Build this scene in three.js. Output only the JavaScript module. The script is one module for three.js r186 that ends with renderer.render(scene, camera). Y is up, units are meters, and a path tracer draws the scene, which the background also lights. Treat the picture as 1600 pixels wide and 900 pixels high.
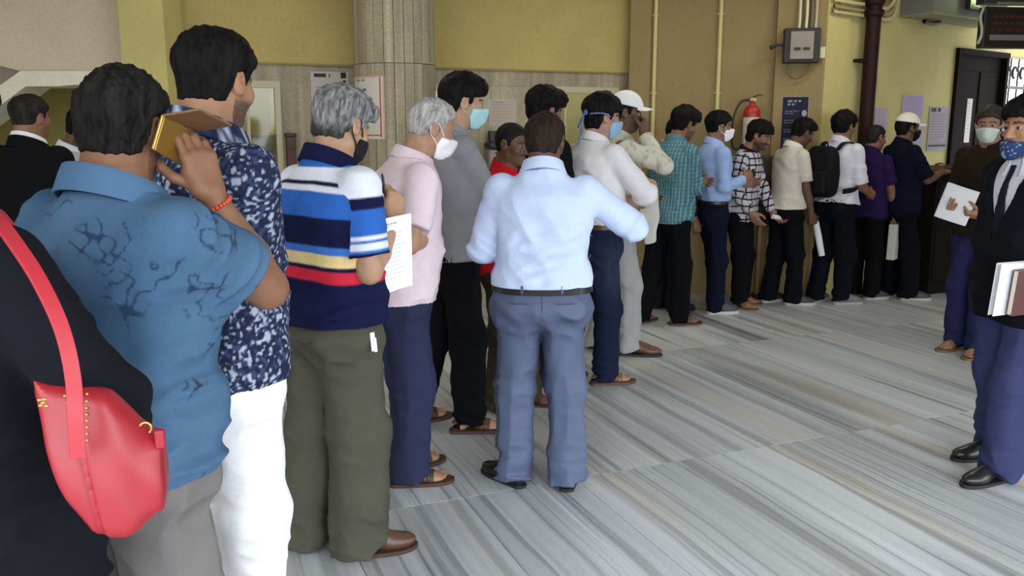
import * as THREE from 'three';
import { RoundedBoxGeometry } from 'three/addons/geometries/RoundedBoxGeometry.js';
import { mergeGeometries } from 'three/addons/utils/BufferGeometryUtils.js';
import { RectAreaLightUniformsLib } from 'three/addons/lights/RectAreaLightUniformsLib.js';

// ------------------------------------------------------------------ camera, sky, exposure
const scene = new THREE.Scene();
const camera = new THREE.PerspectiveCamera(2 * Math.atan(450 / 1340) * 180 / Math.PI, 16 / 9, 0.05, 200);
camera.position.set(0, 1.58, 0);
camera.rotation.set(-10.57 * Math.PI / 180, 0, 0);
scene.add(camera);
const renderer = new THREE.WebGLRenderer({ antialias: true });
renderer.toneMapping = THREE.LinearToneMapping;
renderer.toneMappingExposure = 0.76;
renderer.shadowMap.enabled = true;
RectAreaLightUniformsLib.init();
{ // overcast daylight outside the hall: brightest overhead, half of that at the horizon
  const w = 8, h = 64, a = new Uint8Array(w * h * 4);
  for (let j = 0; j < h; j++) for (let i = 0; i < w; i++) { const el = ((j + 0.5) / h - 0.5) * Math.PI, k = el > 0 ? 0.45 + 0.55 * Math.sin(el) : 0.30, o = 4 * (j * w + i); [0.90, 0.95, 1.0].forEach((c, q) => { const v = c * k; a[o + q] = Math.round(255 * (v < 0.0031308 ? 12.92 * v : 1.055 * Math.pow(v, 1 / 2.4) - 0.055)); }); a[o + 3] = 255; }
  const t = new THREE.DataTexture(a, w, h); t.mapping = THREE.EquirectangularReflectionMapping; t.colorSpace = THREE.SRGBColorSpace; t.magFilter = THREE.LinearFilter; t.needsUpdate = true;
  scene.background = t; scene.backgroundIntensity = 14;
}
const HALL_LAMP = 60;                                             // tube lamps on the hall ceiling over the queue
const ROOM_LAMP = 45;                                             // tube lamps in the counter rooms
// ------------------------------------------------------------------ helpers
const D = Math.PI / 180;
const V3 = (x, y, z) => new THREE.Vector3(x, y, z);
const clamp = (x, a, b) => (x < a ? a : x > b ? b : x);
const lerp = (a, b, t) => a + (b - a) * t;
const sstep = (a, b, x) => { const t = clamp((x - a) / (b - a), 0, 1); return t * t * (3 - 2 * t); };
const gauss = (x, s) => Math.exp(-(x * x) / (s * s));
function rng(seed) { let s = seed >>> 0; return () => { s = (s + 0x6d2b79f5) | 0; let t = Math.imul(s ^ (s >>> 15), 1 | s); t = (t + Math.imul(t ^ (t >>> 7), 61 | t)) ^ t; return ((t ^ (t >>> 14)) >>> 0) / 4294967296; }; }
function hash3(i, j, k) { let h = Math.imul(i, 374761393) ^ Math.imul(j, 668265263) ^ Math.imul(k, 1274126177); h = Math.imul(h ^ (h >>> 13), 1103515245); return ((h ^ (h >>> 16)) >>> 0) / 4294967296; }
function vn(x, y, z) {                                            // value noise, -1 .. 1
  const i = Math.floor(x), j = Math.floor(y), k = Math.floor(z);
  let a = x - i, b = y - j, c = z - k; a = a * a * (3 - 2 * a); b = b * b * (3 - 2 * b); c = c * c * (3 - 2 * c);
  const l = (p, q, t) => p + (q - p) * t;
  return 2 * l(l(l(hash3(i, j, k), hash3(i + 1, j, k), a), l(hash3(i, j + 1, k), hash3(i + 1, j + 1, k), a), b),
    l(l(hash3(i, j, k + 1), hash3(i + 1, j, k + 1), a), l(hash3(i, j + 1, k + 1), hash3(i + 1, j + 1, k + 1), a), b), c) - 1;
}
const fbm = (x, y, z, n = 3) => { let s = 0, a = 1, t = 0; for (let i = 0; i < n; i++) { s += a * vn(x, y, z); t += a; a *= 0.5; x = x * 2.03 + 7.1; y = y * 2.03 + 3.7; z = z * 2.03 + 5.3; } return s / t; };
const ridge = (x, y, z) => 2 * Math.abs(vn(x, y, z)) - 0.62;          // narrow raised folds between shallow hollows when subtracted from a surface
const lin = (hex) => { const c = new THREE.Color(hex); return [c.r, c.g, c.b]; };
const mixc = (a, b, t) => [a[0] + (b[0] - a[0]) * t, a[1] + (b[1] - a[1]) * t, a[2] + (b[2] - a[2]) * t];
const mulc = (a, k) => [a[0] * k, a[1] * k, a[2] * k];

const used = {};
function numbered(n) { if (!(n in used)) { used[n] = 0; return n; } used[n]++; return n + '_' + String(used[n]).padStart(3, '0'); }
function mesh(name, geo, mat, parent) {
  const m = new THREE.Mesh(geo, mat); m.name = name; m.castShadow = m.receiveShadow = true;
  if (parent) parent.add(m); return m;
}
function struct(name, geo, mat, parent = scene) { const m = mesh(name, geo, mat, parent); if (parent === scene) m.userData.kind = 'structure'; return m; }
function thing(name, label, category, pos = [0, 0, 0], turn = 0, group) {
  const g = new THREE.Group(); g.name = numbered(name); g.position.set(...pos); g.rotation.y = turn; scene.add(g);
  g.userData = { label, category }; if (group) g.userData.group = group; return g;
}
const XZ = (X, Z, y = 0) => [X, y, -Z];                           // Z: metres in front of the camera
function bx(w, h, d, x = 0, y = 0, z = 0) { const g = new THREE.BoxGeometry(w, h, d); g.translate(x, y, z); boxUV(g); return g; }
function rbx(w, h, d, r, x = 0, y = 0, z = 0) { const g = new RoundedBoxGeometry(w, h, d, 2, r); g.translate(x, y, z); boxUV(g); return g; }
function boxUV(g) {                                               // uv in metres by the dominant normal
  const p = g.attributes.position, n = g.attributes.normal, uv = new Float32Array(p.count * 2);
  for (let i = 0; i < p.count; i++) {
    const ax = Math.abs(n.getX(i)), ay = Math.abs(n.getY(i)), az = Math.abs(n.getZ(i));
    if (ay >= ax && ay >= az) { uv[2 * i] = p.getX(i); uv[2 * i + 1] = p.getZ(i); } else if (ax >= az) { uv[2 * i] = p.getZ(i); uv[2 * i + 1] = p.getY(i); } else { uv[2 * i] = p.getX(i); uv[2 * i + 1] = p.getY(i); }
  }
  g.setAttribute('uv', new THREE.BufferAttribute(uv, 2)); return g;
}
const merge = (a) => mergeGeometries(a.map((g) => { const q = g.index ? g.toNonIndexed() : g; for (const k of Object.keys(q.attributes)) if (!['position', 'normal', 'uv'].includes(k)) q.deleteAttribute(k); return q; }));
function tube(pts, r, seg = 40, rad = 8, closed = false) { return new THREE.TubeGeometry(new THREE.CatmullRomCurve3(pts.map((p) => (p.isVector3 ? p : V3(...p))), closed), seg, r, rad, closed); }
function std(color, roughness = 0.8, extra = {}) { const m = new THREE.MeshStandardMaterial({ roughness, ...extra }); if (Array.isArray(color)) m.color.setRGB(...color); else m.color.set(color); return m; }
const VC = (roughness, extra = {}) => new THREE.MeshStandardMaterial({ vertexColors: true, roughness, ...extra });

function dataTex(w, h, fn, srgb = true, rx = 1, ry = 1) {
  const a = new Uint8Array(w * h * 4);
  for (let j = 0; j < h; j++) for (let i = 0; i < w; i++) { const c = fn(i / w, j / h, i, j), o = 4 * (j * w + i); a[o] = clamp(c[0], 0, 1) * 255; a[o + 1] = clamp(c[1], 0, 1) * 255; a[o + 2] = clamp(c[2], 0, 1) * 255; a[o + 3] = 255; }
  const t = new THREE.DataTexture(a, w, h); t.magFilter = THREE.LinearFilter; t.minFilter = THREE.LinearMipmapLinearFilter; t.generateMipmaps = true;
  t.wrapS = t.wrapT = THREE.RepeatWrapping; t.repeat.set(rx, ry); if (srgb) t.colorSpace = THREE.SRGBColorSpace; t.needsUpdate = true; return t;
}
function canvasTex(w, h, draw) { const c = document.createElement('canvas'); c.width = w; c.height = h; draw(c.getContext('2d'), w, h); const t = new THREE.CanvasTexture(c); t.colorSpace = THREE.SRGBColorSpace; return t; }

// ------------------------------------------------------------------ distance fields and their meshes
const smin = (a, b, k) => { const d = a - b, h = k - (d < 0 ? -d : d); return h > 0 ? (d < 0 ? a : b) - h * h / (4 * k) : (d < 0 ? a : b); };
const smax = (a, b, k) => -smin(-a, -b, k);
function cap(a, b, ra, rb) {                                      // tapered capsule between two points
  const ax = a[0], ay = a[1], az = a[2], bx_ = b[0] - ax, by = b[1] - ay, bz = b[2] - az, L2 = bx_ * bx_ + by * by + bz * bz || 1e-9;
  return (x, y, z) => { const px = x - ax, py = y - ay, pz = z - az; let t = (px * bx_ + py * by + pz * bz) / L2; t = t < 0 ? 0 : t > 1 ? 1 : t; const dx = px - bx_ * t, dy = py - by * t, dz = pz - bz * t; return Math.sqrt(dx * dx + dy * dy + dz * dz) - (ra + (rb - ra) * t); };
}
function ell(cx, cy, cz, rx, ry, rz) {
  const ix = 1 / rx, iy = 1 / ry, iz = 1 / rz, m = Math.min(rx, ry, rz);
  return (x, y, z) => { const a = (x - cx) * ix, b = (y - cy) * iy, c = (z - cz) * iz, k0 = Math.sqrt(a * a + b * b + c * c); const e = a * ix, f = b * iy, g = c * iz, k1 = Math.sqrt(e * e + f * f + g * g); return k1 < 1e-9 ? -m : k0 * (k0 - 1) / k1; };
}
const sph = (cx, cy, cz, r) => (x, y, z) => Math.sqrt((x - cx) ** 2 + (y - cy) ** 2 + (z - cz) ** 2) - r;

function netMesh(f, lo, hi, cell, colorFn) {                      // naive surface nets on the blocks near the surface
  const nx = Math.ceil((hi[0] - lo[0]) / cell) + 2, ny = Math.ceil((hi[1] - lo[1]) / cell) + 2, nz = Math.ceil((hi[2] - lo[2]) / cell) + 2;
  const F = new Float32Array(nx * ny * nz).fill(NaN), B = 6, sx = 1, sy = nx, sz = nx * ny;
  const blocks = [], r = B * cell * 0.5 * 1.7321 * 1.25 + 0.014;
  for (let K = 0; K < nz - 1; K += B) for (let J = 0; J < ny - 1; J += B) for (let I = 0; I < nx - 1; I += B) {
    const v = f(lo[0] + (I + B / 2) * cell, lo[1] + (J + B / 2) * cell, lo[2] + (K + B / 2) * cell);
    if (Math.abs(v) > r) continue;
    blocks.push([I, J, K]);
    const i1 = Math.min(I + B, nx - 1), j1 = Math.min(J + B, ny - 1), k1 = Math.min(K + B, nz - 1);
    for (let k = K; k <= k1; k++) for (let j = J; j <= j1; j++) for (let i = I; i <= i1; i++) { const o = i + j * sy + k * sz; if (F[o] !== F[o]) F[o] = f(lo[0] + i * cell, lo[1] + j * cell, lo[2] + k * cell); }
  }
  const id = new Int32Array(nx * ny * nz).fill(-1), pos = [], cells = [], c8 = [0, sx, sy, sx + sy, sz, sx + sz, sy + sz, sx + sy + sz];
  const E = [[0, 1], [2, 3], [4, 5], [6, 7], [0, 2], [1, 3], [4, 6], [5, 7], [0, 4], [1, 5], [2, 6], [3, 7]];
  for (const [I, J, K] of blocks) {
    const i1 = Math.min(I + B, nx - 1), j1 = Math.min(J + B, ny - 1), k1 = Math.min(K + B, nz - 1);
    for (let k = K; k < k1; k++) for (let j = J; j < j1; j++) for (let i = I; i < i1; i++) {
      const o = i + j * sy + k * sz; let m = 0;
      for (let q = 0; q < 8; q++) if (F[o + c8[q]] < 0) m |= 1 << q;
      if (m === 0 || m === 255) continue;
      let n = 0, X = 0, Y = 0, Z = 0;
      for (const [a, b] of E) { const va = F[o + c8[a]], vb = F[o + c8[b]]; if ((va < 0) === (vb < 0)) continue; const t = va / (va - vb); X += (a & 1) + ((b & 1) - (a & 1)) * t; Y += ((a >> 1) & 1) + (((b >> 1) & 1) - ((a >> 1) & 1)) * t; Z += (a >> 2) + ((b >> 2) - (a >> 2)) * t; n++; }
      id[o] = pos.length / 3; cells.push(o); pos.push(lo[0] + (i + X / n) * cell, lo[1] + (j + Y / n) * cell, lo[2] + (k + Z / n) * cell);
    }
  }
  const idx = [];
  const quad = (a, b, c, d, flip) => { if (a < 0 || b < 0 || c < 0 || d < 0) return; if (flip) idx.push(a, c, b, a, d, c); else idx.push(a, b, c, a, c, d); };
  for (const o of cells) {
    const a = id[o], s = F[o] < 0;
    if (s !== F[o + sx] < 0) quad(a, id[o - sy], id[o - sy - sz], id[o - sz], !s);
    if (s !== F[o + sy] < 0) quad(a, id[o - sz], id[o - sz - sx], id[o - sx], !s);
    if (s !== F[o + sz] < 0) quad(a, id[o - sx], id[o - sx - sy], id[o - sy], !s);
  }
  const g = new THREE.BufferGeometry(); g.setAttribute('position', new THREE.BufferAttribute(new Float32Array(pos), 3)); g.setIndex(idx); g.computeVertexNormals();
  const n = pos.length / 3;
  if (colorFn) { const col = new Float32Array(n * 3); for (let i = 0; i < n; i++) { const c = colorFn(pos[3 * i], pos[3 * i + 1], pos[3 * i + 2]); col[3 * i] = c[0]; col[3 * i + 1] = c[1]; col[3 * i + 2] = c[2]; } g.setAttribute('color', new THREE.BufferAttribute(col, 3)); }
  return g;
}
function mergeIndexed(list) {                                     // position, normal, color; indexed
  let nv = 0, ni = 0; for (const g of list) { nv += g.attributes.position.count; ni += g.index.count; }
  const P = new Float32Array(nv * 3), N = new Float32Array(nv * 3), C = new Float32Array(nv * 3), I = new Uint32Array(ni); let v = 0, q = 0;
  for (const g of list) { P.set(g.attributes.position.array, v * 3); N.set(g.attributes.normal.array, v * 3); C.set(g.attributes.color.array, v * 3); const ix = g.index.array; for (let i = 0; i < ix.length; i++) I[q + i] = ix[i] + v; v += g.attributes.position.count; q += ix.length; }
  const g = new THREE.BufferGeometry(); g.setAttribute('position', new THREE.BufferAttribute(P, 3)); g.setAttribute('normal', new THREE.BufferAttribute(N, 3)); g.setAttribute('color', new THREE.BufferAttribute(C, 3)); g.setIndex(new THREE.BufferAttribute(I, 1)); return g;
}
// ------------------------------------------------------------------ people
// A person is modelled in its own frame: y up, +z the way the chest faces, +x its left; 1.72 m tall, then scaled.
const PROFILE = [  // height, half width, front depth, back depth of the bare trunk
  [0.70, 0.130, 0.070, 0.080], [0.80, 0.158, 0.090, 0.112], [0.87, 0.170, 0.098, 0.130], [0.93, 0.170, 0.104, 0.122], [1.00, 0.162, 0.108, 0.104], [1.06, 0.155, 0.110, 0.094],
  [1.14, 0.155, 0.112, 0.098], [1.22, 0.164, 0.116, 0.110], [1.30, 0.172, 0.114, 0.118], [1.36, 0.168, 0.100, 0.115], [1.40, 0.148, 0.083, 0.100], [1.43, 0.116, 0.070, 0.084],
  [1.46, 0.084, 0.062, 0.071], [1.50, 0.062, 0.058, 0.060], [1.56, 0.055, 0.054, 0.056]];
const PY0 = 0.70, PY1 = 1.56, PN = 172;
function profileLUT(P) {
  const w = new Float32Array(PN + 1), f = new Float32Array(PN + 1), b = new Float32Array(PN + 1);
  const at = (i, c) => PROFILE[clamp(i, 0, PROFILE.length - 1)][c];
  for (let q = 0; q <= PN; q++) {
    const y = lerp(PY0, PY1, q / PN); let i = 0; while (i < PROFILE.length - 2 && PROFILE[i + 1][0] < y) i++;
    const t = clamp((y - PROFILE[i][0]) / (PROFILE[i + 1][0] - PROFILE[i][0]), 0, 1);
    const cr = (c) => { const a = at(i - 1, c), p = at(i, c), r = at(i + 1, c), s = at(i + 2, c); return p + 0.5 * t * (r - a + t * (2 * a - 5 * p + 4 * r - s + t * (3 * (p - r) + s - a))); };
    const low = sstep(1.44, 1.34, y), wide = lerp(1, P.w, low);
    w[q] = cr(1) * wide + (P.waist || 0) * gauss(y - 1.06, 0.12); f[q] = cr(2) * lerp(1, 0.5 + 0.5 * P.w, low) + (P.belly || 0) * gauss(y - 1.07, 0.13);
    b[q] = cr(3) * lerp(1, 0.5 + 0.5 * P.w, low) + (P.hump || 0) * gauss(y - 1.33, 0.12) + (P.seat || 0) * gauss(y - 0.88, 0.08);
  }
  return { w, f, b };
}
function ik(S, T, L1, L2, pole) {
  const d = V3().subVectors(T, S); let L = d.length(); const u = d.clone().normalize(); L = Math.min(L, (L1 + L2) * 0.999);
  const end = S.clone().addScaledVector(u, L), a = (L1 * L1 - L2 * L2 + L * L) / (2 * L), h = Math.sqrt(Math.max(0, L1 * L1 - a * a));
  const q = pole.clone().addScaledVector(u, -pole.dot(u)).normalize();
  return { mid: S.clone().addScaledVector(u, a).addScaledVector(q, h), end };
}
const A3 = (v) => [v.x, v.y, v.z];
const GRIPS = {                                                   // curl of the three joints of index .. little finger, thumb turn
  relaxed: { c: [[0.25, 0.4, 0.25], [0.35, 0.5, 0.3], [0.42, 0.55, 0.3], [0.5, 0.55, 0.3]], th: [0.55, 0.55, 0.35] },
  grip: { c: [[0.95, 1.15, 0.5], [1.0, 1.2, 0.55], [1.05, 1.2, 0.55], [1.1, 1.2, 0.55]], th: [0.4, 0.5, 0.75] },
  pinch: { c: [[0.7, 0.85, 0.4], [0.8, 0.9, 0.4], [0.9, 1.0, 0.45], [1.0, 1.05, 0.45]], th: [0.5, 0.35, 0.8] },
  phone: { c: [[0.15, 0.3, 0.2], [0.32, 0.5, 0.3], [0.38, 0.55, 0.3], [0.42, 0.6, 0.3]], th: [0.6, 0.4, 0.6] },
};
function handField(W, d, n, left, gripName, k = 1) {               // wrist, finger direction, palm normal
  d = d.clone().normalize(); n = n.clone().addScaledVector(d, -n.dot(d)).normalize();
  const t = left ? V3().crossVectors(n, d) : V3().crossVectors(d, n), g = GRIPS[gripName] || GRIPS.relaxed;
  const at = (a, b, c) => W.clone().addScaledVector(d, a * k).addScaledVector(n, b * k).addScaledVector(t, c * k);
  const palm = [], fing = [], pts = [];
  const KN = [[0.088, 0.030], [0.092, 0.010], [0.088, -0.010], [0.080, -0.028]], LEN = [[0.041, 0.025, 0.021], [0.045, 0.028, 0.022], [0.042, 0.027, 0.022], [0.033, 0.020, 0.019]];
  const bend = (a, s) => d.clone().multiplyScalar(Math.cos(a)).addScaledVector(n, Math.sin(a)).addScaledVector(t, s).normalize();
  KN.forEach(([a, c], i) => {
    const kn = at(a, 0, c), base = at(0.012, 0, c * 0.62);
    palm.push(cap(A3(base), A3(kn), 0.0165 * k, 0.0118 * k));
    let p = kn, ang = 0; const segs = []; pts.push(kn);
    for (let j = 0; j < 3; j++) { ang += g.c[i][j]; const e = p.clone().addScaledVector(bend(ang, c * 1.2 * (j ? 0.3 : 1)), LEN[i][j] * k); segs.push(cap(A3(p), A3(e), (0.0098 - j * 0.001 - (i === 3 ? 0.0012 : 0)) * k, (0.0091 - j * 0.001 - (i === 3 ? 0.0012 : 0)) * k)); p = e; pts.push(e); }
    fing.push(segs);
  });
  palm.push(cap(A3(at(0.02, 0.008, 0.022)), A3(at(0.055, 0.006, 0.034)), 0.018 * k, 0.013 * k));  // ball of the thumb
  { let p = at(0.028, 0.008, 0.030); const [a0, a1, a2] = g.th, L = [0.042, 0.033, 0.026]; const segs = []; let up = a2 * 0.6, side = 0.9 * (1 - a0 * 0.4);
    for (let j = 0; j < 3; j++) { const dir = d.clone().multiplyScalar(0.62 + j * 0.2).addScaledVector(t, side).addScaledVector(n, up).normalize(); const e = p.clone().addScaledVector(dir, L[j] * k); segs.push(cap(A3(p), A3(e), (0.0132 - j * 0.0016) * k, (0.0118 - j * 0.0016) * k)); p = e; pts.push(e); side -= a1 * 0.9; up += a2 * 0.35; }
    fing.push(segs); }
  const f = (x, y, z) => {
    let v = 1e9; for (const q of palm) v = smin(v, q(x, y, z), 0.016 * k);
    for (const s of fing) { let m = s[0](x, y, z); m = smin(m, s[1](x, y, z), 0.004 * k); m = smin(m, s[2](x, y, z), 0.004 * k); v = smin(v, m, 0.005 * k); }
    return v;
  };
  return { f, pts, center: at(0.075, 0.022, 0), tip: pts[3], d, n, t, knuckle: at(0.09, 0, 0) };
}
function box(pts, m) { const lo = [1e9, 1e9, 1e9], hi = [-1e9, -1e9, -1e9]; for (const p of pts) { const a = p.isVector3 ? A3(p) : p; for (let i = 0; i < 3; i++) { lo[i] = Math.min(lo[i], a[i] - m); hi[i] = Math.max(hi[i], a[i] + m); } } return [lo, hi]; }

const VP = (roughness, specularIntensity) => new THREE.MeshPhysicalMaterial({ vertexColors: true, roughness, specularIntensity });
const SKIN = VP(0.5, 0.6), CLOTH = VP(0.95, 0.25), SHINY_CLOTH = VP(0.6, 0.5), HAIR = VP(0.6, 0.12), MASKMAT = VP(0.85, 0.5);
const strapMat = (c) => std(c, 0.85);
const SHOE_CACHE = {};
const footOutline = (k = 1, w = 1) => { const s = new THREE.Shape(); s.moveTo(-0.030 * w, -0.075 * k); s.bezierCurveTo(-0.034 * w, -0.02, -0.046 * w, 0.06, -0.048 * w, 0.11 * k); s.bezierCurveTo(-0.048 * w, 0.165 * k, -0.02 * w, 0.196 * k, 0.006 * w, 0.198 * k); s.bezierCurveTo(0.036 * w, 0.195 * k, 0.046 * w, 0.15 * k, 0.044 * w, 0.1 * k); s.bezierCurveTo(0.040 * w, 0.05, 0.033 * w, -0.02, 0.030 * w, -0.075 * k); s.bezierCurveTo(0.022 * w, -0.097 * k, -0.022 * w, -0.097 * k, -0.030 * w, -0.075 * k); return s; };
function soleGeo(h, k = 1, w = 1) { const g = new THREE.ExtrudeGeometry(footOutline(k, w), { depth: h - 0.006, bevelEnabled: true, bevelSize: 0.003, bevelThickness: 0.003, bevelSegments: 2, curveSegments: 10 }); g.rotateX(Math.PI / 2); g.scale(1, 1, 1); g.translate(0, h - 0.003, 0); return g; }
function footField(flat) {                                        // bare foot, heel at z -0.07, toes at 0.17
  const A = ell(0, 0.036, -0.045, 0.030, 0.036, 0.036), B = cap([0, 0.075, -0.01], [0, 0.036, 0.09], 0.036, 0.022), C = ell(0, 0.026, 0.10, 0.042, 0.021, 0.055), leg = cap([0, 0.08, -0.015], [0, 0.24, -0.02], 0.036, 0.042);
  const toes = [[0.030, 0.158, 0.0125], [0.012, 0.163, 0.0095], [-0.004, 0.157, 0.009], [-0.018, 0.148, 0.0085], [-0.031, 0.136, 0.008]].map(([x, z, r]) => cap([x * 0.9, flat + 0.013, z - 0.05], [x, flat + r, z], r * 1.15, r));
  return (x, y, z) => { let v = smin(A(x, y, z), B(x, y, z), 0.03); v = smin(v, C(x, y, z), 0.03); v = smin(v, leg(x, y, z), 0.03); for (const t of toes) v = smin(v, t(x, y, z), 0.006); return smax(v, flat - y, 0.004); };
}
function shoeGeo(kind) {
  if (SHOE_CACHE[kind]) return SHOE_CACHE[kind];
  const toeX = 0.004, pts = kind === 'sneaker' ? [0.043, 0.05, 0.05] : [0.040, 0.044, 0.040];
  const heel = ell(0, 0.042, -0.048, 0.036, 0.046, 0.044), mid = cap([0, 0.064, -0.01], [0, 0.042, 0.10], 0.038, pts[2] * 0.75), toe = ell(toeX, 0.034, 0.125, 0.044, 0.032, 0.072), tongue = cap([0, 0.09, 0.025], [0, 0.06, 0.09], 0.022, 0.018);
    const f = (x, y, z) => { let v = smin(heel(x, y, z), mid(x, y, z), 0.03); v = smin(v, toe(x, y, z), 0.03); v = smin(v, tongue(x, y, z), 0.02); v = smax(v, 0.012 - y, 0.004); return v - 0.0012 * sstep(0.004, 0, Math.abs(z - 0.085 - 0.012 * Math.cos(x * 60))); };
  return (SHOE_CACHE[kind] = netMesh(f, [-0.07, 0, -0.12], [0.07, 0.16, 0.22], 0.006, () => [1, 1, 1]));
}
const SOLES = {};
const soleOf = (h, w) => (SOLES[h + '_' + w] ||= soleGeo(h, 1.02, w));

function person(P) {
  P = { w: 1, belly: 0, lean: 0, stoop: 0, side: 0, twist: 0, hipx: 0, H: 1.7, cell: clamp((P.Z || 4) * 0.0022, 0.0048, 0.011), ...P };
  const seed = P.seed || 1, r01 = rng(seed * 7919), L = profileLUT(P), cell = P.cell;
  const g = thing(P.name || 'person', P.label, 'person', XZ(P.X, P.Z), Math.PI - P.psi * D, P.group);
  g.scale.setScalar(P.H / 1.72);
  const tl = Math.tan(P.lean * D), tw = P.twist * D;
  const spz = (y) => { const t = Math.max(0, y - 0.92); return tl * t + P.stoop * (t / 0.5) * (t / 0.5) + (P.hipz || 0) * sstep(0.3, 0.95, y); };
  const spx = (y) => P.side * Math.max(0, y - 0.92) / 0.5 + P.hipx * sstep(0.2, 0.9, y);
  const twa = (y) => tw * sstep(0.9, 1.35, y);
  const trunk = (x, y, z, off, offB = off) => {                   // elliptical trunk grown by off
    const q = clamp((y - PY0) / (PY1 - PY0), 0, 1) * PN, i = Math.min(PN - 1, q | 0), t = q - i;
    let lx = x - spx(y), lz = z - spz(y); if (tw) { const a = twa(y), c = Math.cos(a), s = Math.sin(a); const nx = c * lx - s * lz; lz = s * lx + c * lz; lx = nx; }
    const w = L.w[i] + (L.w[i + 1] - L.w[i]) * t + off, d = lz > 0 ? L.f[i] + (L.f[i + 1] - L.f[i]) * t + off : L.b[i] + (L.b[i + 1] - L.b[i]) * t + offB;
    const a = Math.abs(lx) / w, b = Math.abs(lz) / d, k0 = Math.pow(Math.pow(a, 2.35) + Math.pow(b, 2.35), 1 / 2.35) || 1e-6, k1 = Math.sqrt((lx / (w * w)) ** 2 + (lz / (d * d)) ** 2);
    return k1 < 1e-6 ? -Math.min(w, d) : (k0 - 1) * Math.max(k0, 0.3) / k1;
  };
  const toBody = (x, y, z) => { const a = twa(y), c = Math.cos(a), s = Math.sin(a); return V3(c * x + s * z + spx(y), y, -s * x + c * z + spz(y)); };
  // ---- joints
  const arms = ['l', 'r'].map((side) => {
    const left = side === 'l', sg = left ? 1 : -1, q = P[side === 'l' ? 'armL' : 'armR'] || {};
    const S = toBody(sg * (0.142 + 0.030 * P.w), 1.385 + (q.shrug || 0), -0.005);
    const T = q.hand ? V3(...q.hand) : toBody(sg * 0.24, 0.86, 0.06).setZ(0.08);
    const { mid, end } = ik(S, T, 0.285, 0.255, V3(...(q.pole || [sg * 0.5, -0.2, -1])));
    const dir = q.d ? V3(...q.d) : end.clone().sub(mid).normalize(), nor = q.n ? V3(...q.n) : V3(-sg, 0, 0.25);
    return { left, sg, S, E: mid, W: end, hand: handField(end, dir, nor, left, q.grip || 'relaxed'), q };
  });
  const legs = ['l', 'r'].map((side) => {
    const left = side === 'l', sg = left ? 1 : -1, q = P[left ? 'legL' : 'legR'] || {};
    const Hp = toBody(sg * 0.088 * (0.6 + 0.4 * P.w), 0.875, 0), fx = q.x ?? sg * 0.11, fz = q.z ?? 0, yaw = (q.yaw ?? sg * 12) * D;
    const An = V3(fx, 0.085 + (q.lift || 0), fz);
    const LL = Hp.distanceTo(An) * (q.bend || 1.0025), { mid, end } = ik(Hp, An, LL * 0.515, LL * 0.485, V3(Math.sin(yaw) * 0.4, 0, 1));
    return { left, sg, Hp, K: mid, An: end, yaw, fx, fz };
  });
  // ---- head frame
  const h = { yaw: 0, pitch: 0, roll: 0, fwd: 0.02, up: 0, ...P.head };
  const R = new THREE.Matrix4().makeRotationFromEuler(new THREE.Euler(h.pitch * D, h.yaw * D, h.roll * D, 'YXZ'));
  const pivot = V3(spx(1.5), 1.525 + h.up, spz(1.5) + h.fwd * 0.7), Cn = pivot.clone().add(V3(0, 0.08, 0.018).applyMatrix4(R)), Rt = R.clone().transpose(), m = Rt.elements, hs = h.size || 1;
  const HX = (x, y, z) => { x -= Cn.x; y -= Cn.y; z -= Cn.z; return [(m[0] * x + m[4] * y + m[8] * z) / hs, (m[1] * x + m[5] * y + m[9] * z) / hs, (m[2] * x + m[6] * y + m[10] * z) / hs]; };
  const HW = (x, y, z) => V3(x * hs, y * hs, z * hs).applyMatrix4(R).add(Cn);
  const fw = P.face || 1;
  const cran = ell(0, 0.036, -0.016, 0.075, 0.082, 0.093), jaw = ell(0, -0.034, 0.020, 0.060 * fw, 0.078, 0.064), chin = sph(0, -0.092, 0.056, 0.021), jl = cap([0.050 * fw, -0.055, 0.0], [0.012, -0.094, 0.052], 0.018, 0.016), jr = cap([-0.050 * fw, -0.055, 0.0], [-0.012, -0.094, 0.052], 0.018, 0.016);
  const brow = cap([-0.030, 0.020, 0.068], [0.030, 0.020, 0.068], 0.012, 0.012), eyeL = ell(0.031, 0.000, 0.088, 0.015, 0.0085, 0.013), eyeR = ell(-0.031, 0.000, 0.088, 0.015, 0.0085, 0.013);
  const nose = cap([0, 0.010, 0.080], [0, -0.034, 0.101], 0.0075, 0.0125), nl = sph(0.011, -0.037, 0.090, 0.0085), nr = sph(-0.011, -0.037, 0.090, 0.0085), chL = sph(0.040, -0.024, 0.052, 0.026), chR = sph(-0.040, -0.024, 0.052, 0.026);
  const lipU = cap([-0.017, -0.061, 0.079], [0.017, -0.061, 0.079], 0.0065, 0.0065), lipD = cap([-0.014, -0.072, 0.078], [0.014, -0.072, 0.078], 0.0075, 0.0075);
  const earL = [ell(0.080, 0.000, -0.014, 0.010, 0.033, 0.021), sph(0.091, 0.004, -0.008, 0.011), cap([0.078, -0.026, -0.004], [0.076, -0.012, 0.0], 0.008, 0.009)];
  const earR = [ell(-0.080, 0.000, -0.014, 0.010, 0.033, 0.021), sph(-0.091, 0.004, -0.008, 0.011), cap([-0.078, -0.026, -0.004], [-0.076, -0.012, 0.0], 0.008, 0.009)];
  const faceCore = (x, y, z) => { let v = smin(cran(x, y, z), jaw(x, y, z), 0.035); v = smin(v, chin(x, y, z), 0.03); v = smin(v, smin(jl(x, y, z), jr(x, y, z), 0.01), 0.025); v = smin(v, brow(x, y, z), 0.02); v = smin(v, smin(chL(x, y, z), chR(x, y, z), 0.01), 0.02); return v; };
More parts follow.
